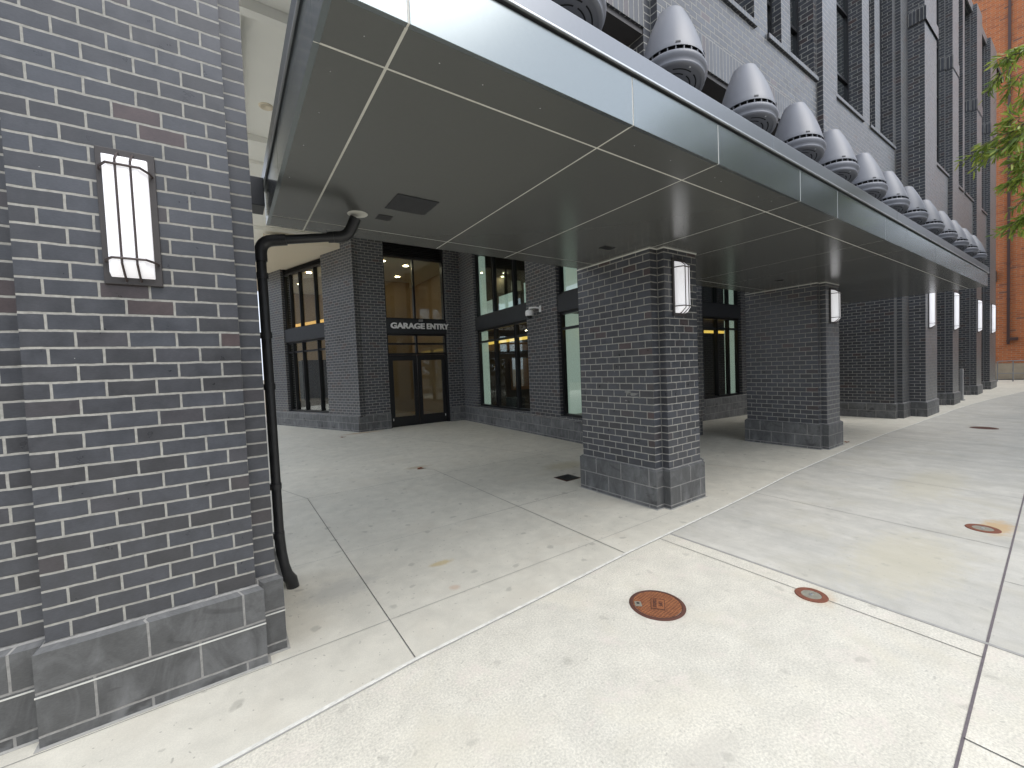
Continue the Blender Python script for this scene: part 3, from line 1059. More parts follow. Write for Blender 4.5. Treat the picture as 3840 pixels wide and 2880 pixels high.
# lobby rooms
m = MB()
m.box(1.3, 6.3, 20.5, 20.7, 0, 5.75, mi=0)
m.box(6.85, 7.0, 12.9, 20.5, 0, 5.75, mi=0)
m.box(4.6, 6.4, 16.5, 16.8, 0, 5.6, mi=0)
m.build("lobby_wall", M['tan'], BL)
m = MB()
m.face([(3.3, 12.6, .015), (6.9, 12.6, .015), (6.9, 20.5, .015), (.4, 20.5, .015)])
m.face([(6.75, 6.75, .015), (19.3, 6.9, .015), (19.3, 12.2, .015), (6.9, 12.2, .015)])
m.build("lobby_floor", M['room_floor'], BL)
m = MB()
m.box(1.0, 6.9, 12.8, 20.5, 5.35, 5.5)
m.box(3.3, 4.6, 14.4, 16.2, 4.7, 5.35)
m.build("lobby_ceiling", M['cream'], BL)
m = MB()
for x, y in ((4.4, 13.6), (5.3, 13.9), (4.2, 14.2), (2.6, 16.2), (5.6, 15.6), (3.8, 17.2), (5.4, 18.2), (2.6, 18.4), (4.0, 19.4)):
    m.lathe([(.0001, .0), (.085, -.004)], (x, y, 5.345), 16)
for x, y in ((8.6, 8.0), (9.6, 10.2), (11.6, 8.4), (12.6, 10.4), (8.4, 11.2)):
    m.lathe([(.0001, .0), (.07, -.004)], (x, y, 2.915), 16)
m.build("lobby_downlight", M['downlight'], BL)
m = MB()
m.box(6.85, 7.0, 6.8, 7.0, 0, .1)
m.box(6.9, 19.3, 12.1, 12.25, 0, 5.75)
m.box(19.2, 19.35, 6.9, 12.2, 0, 5.75)
m.box(7.0, 19.2, 6.95, 12.2, 5.6, 5.75)
m.box(7.2, 19.2, 6.95, 12.1, 2.92, 3.2)
m.build("side_room", M['room_brown'], BL)
# warm cove strips seen through the windows
m = MB()
m.box(.2, 6.4, -.80, -.74, 2.48, 2.57, fr=FW)
m.box(1.9, 5.6, -.80, -.74, 2.52, 2.60, fr=FC)
m.build("cove_light", M['cove'], BL)
m = MB()
m.box(1.5, 6.5, -1.25, -1.18, 3.46, 3.70, fr=FA)
m.box(2.2, 6.2, 20.30, 20.42, .25, .36)
m.build("cove_light", M['cove2'], BL)
m = MB()
m.box(7.2, 10.4, 11.9, 12.08, 2.30, 2.58)
m.box(8.2, 9.2, 11.85, 12.0, .9, 2.0)
m.build("wood_panel", M['wood'], BL)
# jamb returns and low partitions inside the glass, given an added glow
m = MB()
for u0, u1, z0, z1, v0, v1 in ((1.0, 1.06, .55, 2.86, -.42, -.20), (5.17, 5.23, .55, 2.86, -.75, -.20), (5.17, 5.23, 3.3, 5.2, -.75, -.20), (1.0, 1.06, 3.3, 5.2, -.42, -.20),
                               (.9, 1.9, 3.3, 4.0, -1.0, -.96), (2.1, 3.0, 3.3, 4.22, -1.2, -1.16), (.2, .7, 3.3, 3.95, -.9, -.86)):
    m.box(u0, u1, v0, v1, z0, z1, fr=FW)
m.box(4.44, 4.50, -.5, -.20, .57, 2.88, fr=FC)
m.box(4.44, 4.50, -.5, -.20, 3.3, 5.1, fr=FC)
m.build("mint_panel", M['mint'], BL)
m = MB()
m.lathe([(.17, 0), (.14, .26)], (7.45, 10.4, 4.05), 20)
m.lathe([(.12, 0), (.10, .2)], (7.9, 9.3, 1.75), 20)
m.build("lamp_shade", M['cream'], BL, smooth=True)
m = MB()
m.box(7.35, 7.75, 8.9, 9.7, .0, .95)
m.box(7.3, 7.6, 10.4, 11.0, .0, .75)
m.box(2.4, 3.4, 17.6, 18.6, 0, 2.3)
m.box(2.0, 4.0, 15.8, 16.6, 0, .8)
m.build("reception_desk", M['room_dark'], BL)
m = MB()
m.box(7.3, 7.34, 9.0, 9.5, .95, 1.25)
m.box(7.4, 7.9, 7.7, 8.4, .4, .95)
m.build("seat", M['cream'], BL)

# ---------------------------------------------------------------- canopy
CN = thing("entrance_canopy", "long flat dark metal canopy with light panel joints over the brick columns", "canopy", (.345, 1.48, 2.944))
X0, X1, Y0, YB = .345, 12.94, 1.48, 4.03
ZS, ZF, ZT = 2.944, 3.200, 3.326
XJ = [.622, 1.877, 2.728, 3.978, 4.792, 6.235, 7.08, 8.535, 9.281, 10.65, 11.75]
YJ = [1.745, 3.768]
xe = [X0]+XJ+[X1]
ye = [Y0]+YJ+[YB]
gp = .0065
for i in range(len(xe)-1):
    for j in range(3):
        m = MB()
        a = xe[i]+(gp if i else 0)
        b_ = xe[i+1]-(gp if i < len(xe)-2 else 0)
        c_ = ye[j]+(gp if j else 0)
        d_ = ye[j+1]-(gp if j < 2 else 0)
        m.box(a, b_, c_, d_, ZS, ZS+.02)
        m.build("soffit_panel", M['soffit'], CN, bevel=.0015)
m = MB()
m.box(X0+.002, X1-.002, Y0+.002, YB-.002, ZS+.006+.0155, ZS+.03)
m.build("reveal", M['reveal'], CN)
m = MB()   # visible strips inside the open joints
for x in XJ:
    m.box(x-gp+.0002, x+gp-.0002, Y0+.004, YB-.004, ZS+.002, ZS+.02)
for y in YJ:
    for i in range(len(xe)-1):
        m.box(xe[i]+gp, xe[i+1]-gp, y-gp+.0002, y+gp-.0002, ZS+.0022, ZS+.02)
m.build("reveal", M['reveal'], CN)
fx = [X0]+[x for x in XJ]+[X1]
for i in range(len(fx)-1):
    m = MB()
    a = fx[i]+(.0045 if i else 0)
    b_ = fx[i+1]-(.0045 if i < len(fx)-2 else 0)
    m.box(a, b_, Y0-.004, Y0+.02, ZS-.001, ZF)
    m.build("fascia_panel", M['fascia'], CN, bevel=.0015)
for xa, xb in ((X0-.004, X0+.02), (X1-.02, X1+.004)):
    ys = [Y0+.02, YJ[0], 3.02, YB]
    for i in range(3):
        m = MB()
        m.box(xa, xb, ys[i]+(.004 if i else .0), ys[i+1]-(.004 if i < 2 else 0), ZS-.001, ZF)
        m.build("fascia_panel", M['fascia'], CN)
for x in XJ:
    m = MB()
    m.box(x-.0045, x+.0045, Y0-.002, Y0+.012, ZS+.001, ZF-.002)
    m.build("fascia_sealant", M['reveal'], CN)
for y in (YJ[0], 3.02):
    for xa in (X0-.002, X1-.012):
        m = MB()
        m.box(xa, xa+.014, y-.004, y+.004, ZS+.001, ZF-.002)
        m.build("fascia_sealant", M['reveal'], CN)
m = MB()
m.box(X0+.03, X1-.03, Y0+.03, YB-.02, ZF-.05, ZT-.03)
m.build("core", M['black_gap'], CN)
m = MB()    # drip edge, bright thin lip
m.box(X0-.022, X1+.022, Y0-.024, Y0-.012, ZF+.012, ZF+.022)
m.box(X0-.022, X0-.010, Y0-.012, YB, ZF+.012, ZF+.022)
m.box(X1+.010, X1+.022, Y0-.012, YB, ZF+.012, ZF+.022)
m.build("drip_edge", M['lip'], CN, bevel=.003)
brk = [X0-.02, 3.46, 6.6, 9.7, X1+.02]
for i in range(4):
    m = MB()
    m.box(brk[i]+(.001 if i else 0), brk[i+1]-(.001 if i < 3 else 0), Y0-.020, Y0+.05, ZF+.020, ZT)
    m.build("flashing", M['flash'], CN, bevel=.004)
m = MB()
m.box(X0-.02, X0+.05, Y0+.05, YB, ZF+.020, ZT)
m.build("flashing", M['flash'], CN, bevel=.004)
m = MB()
m.box(X1-.05, X1+.02, Y0+.05, YB, ZF+.020, ZT)
m.build("flashing", M['flash'], CN, bevel=.004)
m = MB()
m.box(X0+.05, X1-.05, Y0+.05, YB+.0, ZT-.03, ZT-.012)
m.build("roof", M['flash'], CN)
m = MB()
m.box(1.077, 1.397, 2.905, 3.201, ZS-.006, ZS-.001)
m.build("access_hatch", M['spandrel'], CN, bevel=.002)
for a, b_, c_, d_ in ((1.078, 1.192, 3.352, 3.462), (3.43, 3.60, 3.12, 3.212), (7.6, 7.74, 3.12, 3.21)):
    m = MB()
    m.box(a, b_, c_, d_, ZS-.004, ZS-.001)
    m.build("vent_plate", M['frame'], CN)
m = MB()
for x, y in ((.50, 1.62), (.80, 1.60), (.43, 1.88), (1.02, 1.62), (.44, 2.20), (1.35, 1.62), (.42, 2.55), (2.05, 1.61), (2.4, 1.61), (3.0, 1.61), (3.55, 1.61), (3.75, 1.6), (4.05, 1.6), (4.5, 1.6), (.40, 3.0), (2.9, 1.6), (5.3, 1.6), (6.0, 1.6)):
    m.lathe([(.0001, -.001), (.003, 0)], (x, y, ZS-.0005), 8)
m.build("rivet", M['lip'], CN)
m = MB()
m.box(.18, X0-.022, 3.80, 4.02, 3.02, 3.24)
m.build("beam", M['spandrel'], CN, bevel=.006)
# bracket box at the rear of the side edge
m = MB()
m.box(X0+.1, X1-.1, YB-.25, YB-.05, ZT-.012, ZT+.2)
m.build("rear_upstand", M['black_gap'], CN)

# ---------------------------------------------------------------- downspout
DS = thing("downspout", "black iron drain pipe running down beside the near brick column", "drain pipe", (.27, 3.68, 0))


def arc_pts(c, a, b, r, n=7):
    """fillet through corner c between directions a->c->b"""
    a, c, b = Vector(a), Vector(c), Vector(b)
    da, db = (a-c).normalized(), (b-c).normalized()
    p0, p1 = c+da*r, c+db*r
    return [((1-t)**2)*p0+2*t*(1-t)*c+t*t*p1 for t in [i/(n-1) for i in range(n)]]


P = [(.268, 3.66, .42), (.262, 3.66, 2.70), (.86, 3.49, 2.775), (.93, 3.43, 2.95)]
pr = .034
m = MB()
m.tube([P[0], (.2625, 3.66, 2.62)], pr, 18)
m.tube([(.36, 3.632, 2.712), (.80, 3.507, 2.768)], pr, 18)
m.build("pipe", M['iron'], DS, smooth=True)
m = MB()
m.tube([(.2625, 3.66, 2.55)]+arc_pts(P[1], (.2625, 3.66, 2.6), P[2], .09)+[(.40, 3.62, 2.7175)], pr*1.27, 18)
m.build("elbow", M['iron'], DS, smooth=True)
m = MB()
m.tube([(.76, 3.518, 2.763)]+arc_pts(P[2], (.7, 3.54, 2.755), P[3], .06)+[(.918, 3.44, 2.915)], pr*1.27, 18)
m.build("elbow", M['iron'], DS, smooth=True)
for z in (2.44, 1.99, 1.60, .83, .45):
    m = MB()
    m.tube([(.264, 3.66, z-.022), (.264, 3.66, z+.022)], pr*1.22, 18)
    m.build("coupling", M['iron'], DS, smooth=True)
for k in (.12, .86):
    m = MB()
    a = Vector((.36, 3.632, 2.712)).lerp(Vector((.80, 3.507, 2.768)), k)
    d = Vector((.44, -.125, .056)).normalized()*.022
    m.tube([a-d, a+d], pr*1.24, 18)
    m.build("coupling", M['iron'], DS, smooth=True)
m = MB()
m.tube([(.266, 3.66, .45), (.275, 3.66, .30), (.285, 3.662, .20), (.30, 3.668, .12), (.33, 3.68, .07), (.345, 3.69, -.01)], [pr*1.1, pr*1.12, pr*1.2, pr*1.35, pr*1.35, pr*1.3], 18)
m.build("boot", M['iron'], DS, smooth=True)
m = MB()
m.lathe([(.075, -.004), (.078, -.001)], (.93, 3.43, ZS), 28, close_bot=True)
m.build("flange", M['reveal'], DS)
m = MB()
for z in (.84, 2.0):
    m = MB()
    m.box(.20, .262, 3.65, 3.675, z-.012, z+.012)
    m.build("bracket", M['iron'], DS)

# ---------------------------------------------------------------- cone vents on the canopy
VR, VZ, VY, RT, HH = .186, 3.57, 1.675, .084, .365


def make_vent(loc, label):
    o = thing("cone_vent", label, "vent", loc, "grey cone vents along the canopy edge")
    x, y, z = loc
    h = MB()
    prof = [(VR*1.005, 0), (VR*1.005, .010)]
    for i in range(1, 13):
        t_ = i/12
        prof.append((VR+(RT-VR)*t_+.012*math.sin(math.pi*t_), .010+(HH-.010)*t_))
    rl = prof[-1][0]
    for i in range(1, 6):
        a = math.pi/2*i/5
        prof.append((rl*math.cos(a)**.8+.0005, HH+.026*math.sin(a)))
    h.lathe(prof, loc, 48, close_top=True)
    ho = h.build("hood", M['vent'], o, smooth=True, auto=.9)
    for a in (math.radians(225), math.radians(285)):
        c = MB()
        dx, dy = math.cos(a), math.sin(a)
        fr = (x+dx*(VR-.008), y+dy*(VR-.008), -dy, dx, dx, dy)
        c.box(-.013, .013, 0, .010, z+.016, z+.026, fr=fr)
        c.build("clip", M['frame'], ho)
    g_ = MB()
    g_.lathe([(VR-.020, -.030), (VR-.020, .004)], loc, 40)
    for k in range(26):
        a = 2*math.pi*k/26
        dx, dy = math.cos(a), math.sin(a)
        fr = (x, y, dx, dy, -dy, dx)
        g_.box(VR-.022, VR-.002, -.0025, .0025, z-.026, z+.002, fr=fr, mi=1)
    g_.build("slot_band", [M['vent_dark'], M['vent']], o)
    r = MB()
    r.lathe([(.161, -.104), (.175, -.104), (.183, -.098), (.182, -.088), (.180, -.082), (.188, -.070), (.196, -.056), (.198, -.042), (.192, -.029), (.168, -.024)], loc, 48)
    r.build("ring", M['vent'], o, smooth=True, auto=1.2)
    p = MB()
    p.lathe([(.0001, -.098), (.168, -.098)], loc, 40)
    p.v = [(q[0], q[1], q[2]) for q in p.v]
    po = p.build("grille_plate", M['vent'], o)
    sl_ = MB()
    for rad, n in ((.132, 6), (.100, 5), (.068, 4), (.036, 3)):
        for k in range(n):
            a0 = 2*math.pi*(k+.09)/n+rad*20
            a1 = 2*math.pi*(k+.91)/n+rad*20
            st = 8
            for q in range(st):
                aa, ab = a0+(a1-a0)*q/st, a0+(a1-a0)*(q+1)/st
                w_ = .0038
                sl_.face([(x+(rad+e)*math.cos(t_), y+(rad+e)*math.sin(t_), z-.0995) for t_, e in ((aa, w_), (ab, w_), (ab, -w_), (aa, -w_))])
    sl_.build("slot", M['vent_dark'], po)
    sc = MB()
    for k in range(4):
        a = math.pi/4+k*math.pi/2+.5
        sc.lathe([(.0001, -.0035), (.006, 0)], (x+.152*math.cos(a), y+.152*math.sin(a), z-.0985), 10)
    sc.build("screw", M['lip'], po)
    s_ = MB()
    s_.tube([(x, y+.02, ZT-.03), (x, y+.02, z-.085)], .02, 10)
    s_.box(x-.05, x+.05, y-.03, y+.07, ZT-.012, ZT-.002)
    s_.build("post", M['frame'], o)
    return o


ords = ["nearest, cut by the top edge", "second from the near end", "third from the near end", "fourth from the near end", "fifth from the near end",
        "sixth from the near end", "seventh in the row", "sixth from the far end", "fifth from the far end", "fourth from the far end", "third from the far end", "second from the far end", "farthest in the row"]
VX = [1.62, 2.560, 3.545, 4.47, 5.32, 6.25, 7.15, 8.06, 9.02, 9.97, 10.89, 11.81, 12.72]
VX = [x-.028 for x in VX]
v0 = make_vent((VX[0], VY, VZ), "grey cone vent on the canopy roof, "+ords[0])
v0.rotation_euler = (-.09, .16, 0)
v0.scale = (1.1, 1.1, 1.1)
for i in range(1, 13):
    dup(v0, (VX[i], VY, VZ), "grey cone vent on the canopy roof, "+ords[i])

# ---------------------------------------------------------------- wall lamps
def make_lamp(x0, x1, yf, z0, z1, label, scale_bar=1.0):
    W, H = x1-x0, z1-z0
    cx = (x0+x1)/2
    o = thing("wall_lamp", label, "wall lamp", (cx, yf, (z0+z1)/2), "white glass sconces on the brick columns")
    m = MB()
    m.box(x0, x1, yf-.016, yf-.001, z0, z1)
    m.build("back_plate", M['bronze'], o, bevel=.003)
    # diffuser: bevelled trough
    gx0, gx1 = cx-.375*W, cx+.375*W
    fx0, fx1 = cx-.25*W, cx+.25*W
    gz0, gz1 = z0+.035, z1-.035
    d = .088
    yb_ = yf-.016
    bz = .055
    A = [(gx0, yb_, gz0), (gx1, yb_, gz0), (gx1, yb_, gz1), (gx0, yb_, gz1)]
    Bm = [(gx0, yb_-.035, gz0+.012), (gx1, yb_-.035, gz0+.012), (gx1, yb_-.035, gz1-.012), (gx0, yb_-.035, gz1-.012)]
    Cc = [(fx0, yb_-d, gz0+bz), (fx1, yb_-d, gz0+bz), (fx1, yb_-d, gz1-bz), (fx0, yb_-d, gz1-bz)]
    m = MB()
    for L0, L1 in ((A, Bm), (Bm, Cc)):
        for i in range(4):
            j = (i+1) % 4
            m.face([L0[i], L0[j], L1[j], L1[i]])
    m.face(Cc)
    m.build("diffuser", M['acrylic'], o, bevel=.004, smooth=True, auto=.35)
    m = MB()
    t_ = .0055
    for bx in (cx-.125*W, cx+.125*W):
        yy = yb_-d-.004
        m.tube([(bx, yb_+.006, z0+.016), (bx, yb_-.037, gz0+.004), (bx, yy, gz0+bz-.004), (bx, yy, gz1-bz+.004), (bx, yb_-.037, gz1-.004), (bx, yb_+.006, z1-.016)], t_, 6)
    for bz_ in (z0+.165*H if H < .9 else z0+.14, z1-.165*H if H < .9 else z1-.14):
        yy = yb_-d-.008
        m.tube([(gx0-.016, yb_+.004, bz_), (gx0-.010, yb_-.036, bz_), (fx0-.006, yy, bz_), (fx1+.006, yy, bz_), (gx1+.010, yb_-.036, bz_), (gx1+.016, yb_+.004, bz_)], t_*1.1, 6)
    m.build("cage", M['cage'], o)
    return o


make_lamp(-.468, -.246, 2.822, 2.162, 2.828, "large white caged sconce on the nearest column at left")
make_lamp(4.215, 4.465, 2.850, 2.185, 2.838, "white caged sconce on the first column under the canopy")
make_lamp(8.86, 9.14, 2.865, 2.225, 2.858, "white caged sconce on the second column under the canopy")
for lab, a, yf in (("tall white sconce on the stepped pier just past the canopy", 15.95, 2.866), ("tall white sconce second past the canopy", 19.05, 2.866),
                   ("tall white sconce third past the canopy", 23.07, 2.866), ("tall white sconce on the farthest pier beside the orange building", 26.15, 2.866)):
    make_lamp(a-.17, a+.17, yf, 2.28, 3.50, lab)

# ---------------------------------------------------------------- sign letters
SG = thing("garage_sign", "white block letters reading GARAGE ENTRY above the double glass doors", "sign", (5.05, 12.35, 3.0))


def text_mesh(txt, size, depth, mat, parent, name, bold=.0, spacing=1.0):
    cu = D.curves.new(name, 'FONT')
    cu.body = txt
    cu.size = size
    cu.extrude = depth
    cu.offset = bold
    cu.space_character = spacing
    cu.align_x = 'CENTER'
    to = D.objects.new(name, cu)
    COL.objects.link(to)
    dg = bpy.context.evaluated_depsgraph_get()
    me = D.meshes.new_from_object(to.evaluated_get(dg))
    D.objects.remove(to)
    D.curves.remove(cu)
    me.materials.clear()
    me.materials.append(mat)
    o = D.objects.new(name, me)
    COL.objects.link(o)
    if parent:
        o.parent = parent
    return o


def fit(o, width, height):
    xs_ = [v.co.x for v in o.data.vertices]
    ys_ = [v.co.y for v in o.data.vertices]
    sx, sy = width/(max(xs_)-min(xs_)), height/(max(ys_)-min(ys_))
    cx, cy = (max(xs_)+min(xs_))/2, (max(ys_)+min(ys_))/2
    for v in o.data.vertices:
        v.co.x = (v.co.x-cx)*sx
        v.co.y = (v.co.y-cy)*sy


def word(txt, xa, xb):
    tx = text_mesh(txt, .24, .018, M['letter'], SG, "lettering", .0085, 1.0)
    fit(tx, xb-xa, .178)
    tx.rotation_euler = (math.radians(90), 0, 0)
    tx.location = Vector(((xa+xb)/2, 12.35-.03-.045, 3.095))-Vector(SG.location)


word("GARAGE", 4.12, 5.20)
word("ENTRY", 5.27, 6.03)
m = MB()
m.box(5.02, 5.14, 12.24, 12.32, 3.235, 3.295)
m.build("sensor_box", M['steel'], SG, bevel=.004)

# ---------------------------------------------------------------- security camera
def fwp(u, v, z):
    return (FW[0]+u*FW[2]+v*FW[4], FW[1]+u*FW[3]+v*FW[5], z)


cp = fwp(4.36, .20, 3.0)
SC = thing("security_camera", "white dome security camera on a bracket on the brick pier", "camera", cp)
m = MB()
m.box(4.50, 4.57, 0.0, .015, 2.98, 3.13, fr=FW)
m.tube([fwp(4.535, .01, 3.07), fwp(4.50, .12, 3.09), fwp(4.36, .20, 3.09), fwp(4.36, .20, 3.04)], .02, 10)
m.build("bracket", M['white_plastic'], SC, smooth=True)
m = MB()
m.lathe([(.085, -.10), (.10, -.085), (.10, -.01), (.085, .03), (.03, .05)], cp, 28, close_top=True)
m.build("housing", M['white_plastic'], SC, smooth=True)
m = MB()
m.lathe([(.002, -.17), (.04, -.16), (.065, -.13), (.07, -.10)], cp, 24)
m.build("dome", M['black_gap'], SC, smooth=True)

# ---------------------------------------------------------------- covers in the ground
def disc(mb, c, r, z, mi=0, seg=48, r0=None):
    if r0 is None:
        mb.f.append(tuple(range(len(mb.v), len(mb.v)+seg)))
        mb.v += [(c[0]+r*math.cos(2*math.pi*k/seg), c[1]+r*math.sin(2*math.pi*k/seg), z) for k in range(seg)]
        mb.uv.append([(0, 0)]*seg)
        mb.mi.append(mi)
    else:
        for k in range(seg):
            a, b_ = 2*math.pi*k/seg, 2*math.pi*(k+1)/seg
            mb.face([(c[0]+q*math.cos(t_), c[1]+q*math.sin(t_), z) for q, t_ in ((r0, a), (r, a), (r, b_), (r0, b_))], None, mi)


CC = (2.348, 1.767, .0)
MC = thing("conduit_cover", "round orange rusted cover with raised grid and CONDUIT lettering", "cover", CC)
m = MB()
disc(m, CC, .158, .005)
m.build("lid", M['rust_grip'], MC, loc=CC)
m = MB()
m.lathe([(.186, .001), (.174, .0065), (.162, .0065), (.158, .002)], CC, 48)
m.build("rim", M['rust_dark'], MC, smooth=True)
ang = math.radians(217)
ca, sa = math.cos(ang), math.sin(ang)
frc = (CC[0], CC[1], ca, sa, -sa, ca)
m = MB()
m.box(-.060, .060, -.036, .046, .004, .0075, fr=frc)
m.build("nameplate", M['rust'], MC)
m = MB()
for a, b_, c_, d_ in ((-.064, .064, -.040, -.036), (-.064, .064, .046, .050), (-.064, -.060, -.036, .046), (.060, .064, -.036, .046)):
    m.box(a, b_, c_, d_, .004, .009, fr=frc)
m.build("plate_border", M['rust_dark'], MC)
for txt, yy, wd, hh in (("CONDUIT", -.016, .106, .026), ("DPE", .023, .058, .026)):
    tx = text_mesh(txt, .03, .001, M['rust_dark'], MC, "lettering", .0006)
    fit(tx, wd, hh)
    tx.rotation_euler = (0, 0, ang)
    tx.location = (-sa*yy, ca*yy, .0088)
m = MB()
# key slot on the far left of the lid
kp = (CC[0]-.095, CC[1]+.085)
m.box(-.022, .022, -.035, .022, .0055, .0075, fr=(kp[0], kp[1], math.cos(math.radians(-42)), math.sin(math.radians(-42)), math.sin(math.radians(42)), math.cos(math.radians(42))))
m.build("key_slot", M['cover_grey'], MC)
m = MB()
disc(m, kp, .011, .0085)
m.build("key_hole", M['black_gap'], MC)


def valve(c, r, label, inner=True):
    z = zg(c[0])
    o = thing("valve_cover", label, "cover", (c[0], c[1], z), "small rusty covers in the sidewalk")
    m = MB()
    m.lathe([(r, .001), (r*.96, .006), (r*.62, .0055), (r*.60, .003)], (c[0], c[1], z), 40)
    m.build("rim", M['rust_ring'] if inner else M['rust_dark'], o, smooth=True)
    m = MB()
    disc(m, c, r*.60, z+.004)
    m.build("lid", M['cover_grey'] if inner else M['rust_dark'], o)
    if inner:
        m = MB()
        m.box(c[0]-.012, c[0]+.012, c[1]-.009, c[1]+.009, z+.004, z+.009)
        m.build("nut", M['lip'], o, bevel=.002)


valve((3.268, 1.182), .098, "small rust-ringed valve cover on the joint right of the conduit cover")
valve((5.69, .675), .115, "small rust-ringed valve cover with orange stain near right edge")
valve((13.78, 1.62), .22, "dark red round cover far along the sidewalk", False)
FDR = thing("floor_drain", "square dark floor drain behind the first canopy column", "drain", (4.1, 4.6, 0))
m = MB()
m.box(3.95, 4.24, 4.46, 4.75, -.02, .004)
m.build("drain_frame", M['rust_dark'], FDR)
m = MB()
for k in range(9):
    m.box(3.97, 4.22, 4.48+k*.029, 4.495+k*.029, .004, .009)
m.build("grate", M['iron'], FDR)

# fallen leaves
def fallen(x, y, s, rot, label):
    m = MB()
    n = 10
    top = []
    z = zg(x)+.006
    pts = []
    for k in range(n):
        a = 2*math.pi*k/n
        rr = s*(1 if k % 2 else .62)
        pts.append((x+rr*math.cos(a+rot)*1.4, y+rr*math.sin(a+rot), z+.012*abs(math.sin(a))))
    for k in range(n):
        m.face([(x, y, z), pts[k], pts[(k+1) % n]])
    o = m.build("fallen_leaf", M['dead_leaf'], loc=(x, y, z))
    tag(o, label, "leaf")


fallen(9.62, 2.86, .05, .3, "red-brown leaf lying at the foot of the second canopy column")
fallen(2.476, 11.70, .07, 1.1, "orange-brown leaf lying in front of the slanted lobby wall")
fallen(2.663, 6.757, .06, .5, "tan flattened leaf lying on the concrete in the driveway")

# ---------------------------------------------------------------- far end: orange building, rail, post
OB = thing("orange_brick_building", "orange brick building with tan concrete base at the far end", "building", (34, 2.5, 0))
m = MB()
m.box(34, 46, -1.6, 14, .98, 24, vo=.02)
m.build("wall", M['red_brick'], OB)
m = MB()
m.box(33.97, 46, -1.65, 14, -.2, .86)
m.build("wall_base", M['concrete_base'], OB)
m = MB()
m.box(33.955, 46, -1.67, 14, .86, .98)
m.build("water_table", M['red_brick'], OB)
m = MB()
m.box(33.86, 33.96, 3.10, 3.20, 1.85, 24)
for z in (2.0, 4.2, 6.0, 10.0, 15.3):
    m.box(33.845, 33.99, 3.085, 3.215, z, z+.06)
m.box(33.85, 33.95, 2.82, 3.10, 2.05, 2.20)
m.build("rain_pipe", M['pipe_brown'], OB)
m = MB()
m.box(33.8, 34, 3.56, 3.66, 5.2, 5.75)
m.build("wall_light", M['frame'], OB)
for y in (.9, -.6):
    m = MB()
    m.box(33.985, 34.1, y-.45, y+.45, 5, 6.6)
    wn = m.build("window", M['frame'], OB)

RL = thing("handrail", "grey metal handrail in front of the tan concrete base", "handrail", (31.5, 2.77, 0))
m = MB()
for y in (3.27, 2.77, 1.5, .2):
    m.tube([(31.5, y, -.02), (31.5, y, 1.02)], .024, 10)
m.build("post", M['steel'], RL, smooth=True)
m = MB()
m.tube([(31.5, 3.3, .97), (31.5, 3.2, 1.02), (31.5, 2.77, 1.035), (31.5, .2, 1.04)], .024, 10)
m.tube([(31.5, 3.27, .42), (31.5, .2, .42)], .018, 10)
m.build("rail", M['steel'], RL, smooth=True)
BP = thing("guide_post", "slim grey metal post between two far brick piers", "post", (20.5, 2.9, -.05))
m = MB()
m.box(20.35, 20.52, 2.87, 2.95, -.06, 1.02)
m.build("post", M['steel'], BP, bevel=.01)
m = MB()
m.box(20.32, 20.55, 2.84, 2.98, -.06, -.02)
m.build("base_plate", M['steel'], BP)

# ---------------------------------------------------------------- street tree at right
TR = thing("street_tree", "leafy street tree whose green branches reach in from the right", "tree", (9.6, -1.3, 0))


def limb(mb, a, b, ra, rb, n=6, wob=.08):
    a, b = Vector(a), Vector(b)
    pts = []
    for i in range(n+1):
        t_ = i/n
        p = a.lerp(b, t_)
        if 0 < i < n:
            p += Vector((random.uniform(-1, 1), random.uniform(-1, 1), random.uniform(-.6, .6)))*wob
        pts.append(p)
    mb.tube(pts, [ra+(rb-ra)*i/n for i in range(n+1)], 9)
    return pts


m = MB()
limb(m, (9.6, -1.3, -.05), (9.7, -1.2, 2.6), .13, .10, 6, .03)
limb(m, (9.7, -1.2, 2.6), (9.9, -1.4, 6.8), .10, .03, 7, .08)
m.build("trunk", M['bark'], TR, smooth=True)
twigs = MB()
leaves = MB()


def pix(x, y, dist):
    d = (fwd+R_*((x-1920)/1552.376)-U_*((y-1440)/1552.376)).normalized()
    return Vector((0, 0, CAM_H))+d*dist


def leaf(p, d, L, W):
    d = d.normalized()
    sd_ = d.cross(Vector((random.uniform(-1, 1), random.uniform(-1, 1), random.uniform(-1, 1)))).normalized()*W
    nn = d.cross(sd_).normalized()*L*.10
    leaves.face([p, p+d*L*.3+sd_, p+d*L*.72+sd_*.9-nn, p+d*L-nn*2, p+d*L*.72-sd_*.9-nn, p+d*L*.3-sd_])


def spray(a, b, n, L=.10, W=.013, droop=.5, side=.55, r=.006):
    a, b = Vector(a), Vector(b)
    pts = limb(twigs, a, b, r, r*.4, 6, .03)
    ax = (b-a).normalized()
    for i in range(n):
        t_ = random.uniform(.12, 1.0)
        k = min(len(pts)-2, int(t_*(len(pts)-1)))
        p = pts[k].lerp(pts[k+1], t_*(len(pts)-1)-k)
        rd = Vector((random.gauss(0, 1), random.gauss(0, 1), random.gauss(0, 1))).normalized()
        leaf(p+rd*random.uniform(0, .05), ax*.6+rd*side+Vector((0, 0, -droop*random.random())), L*random.uniform(.7, 1.25), W*random.uniform(.8, 1.3))


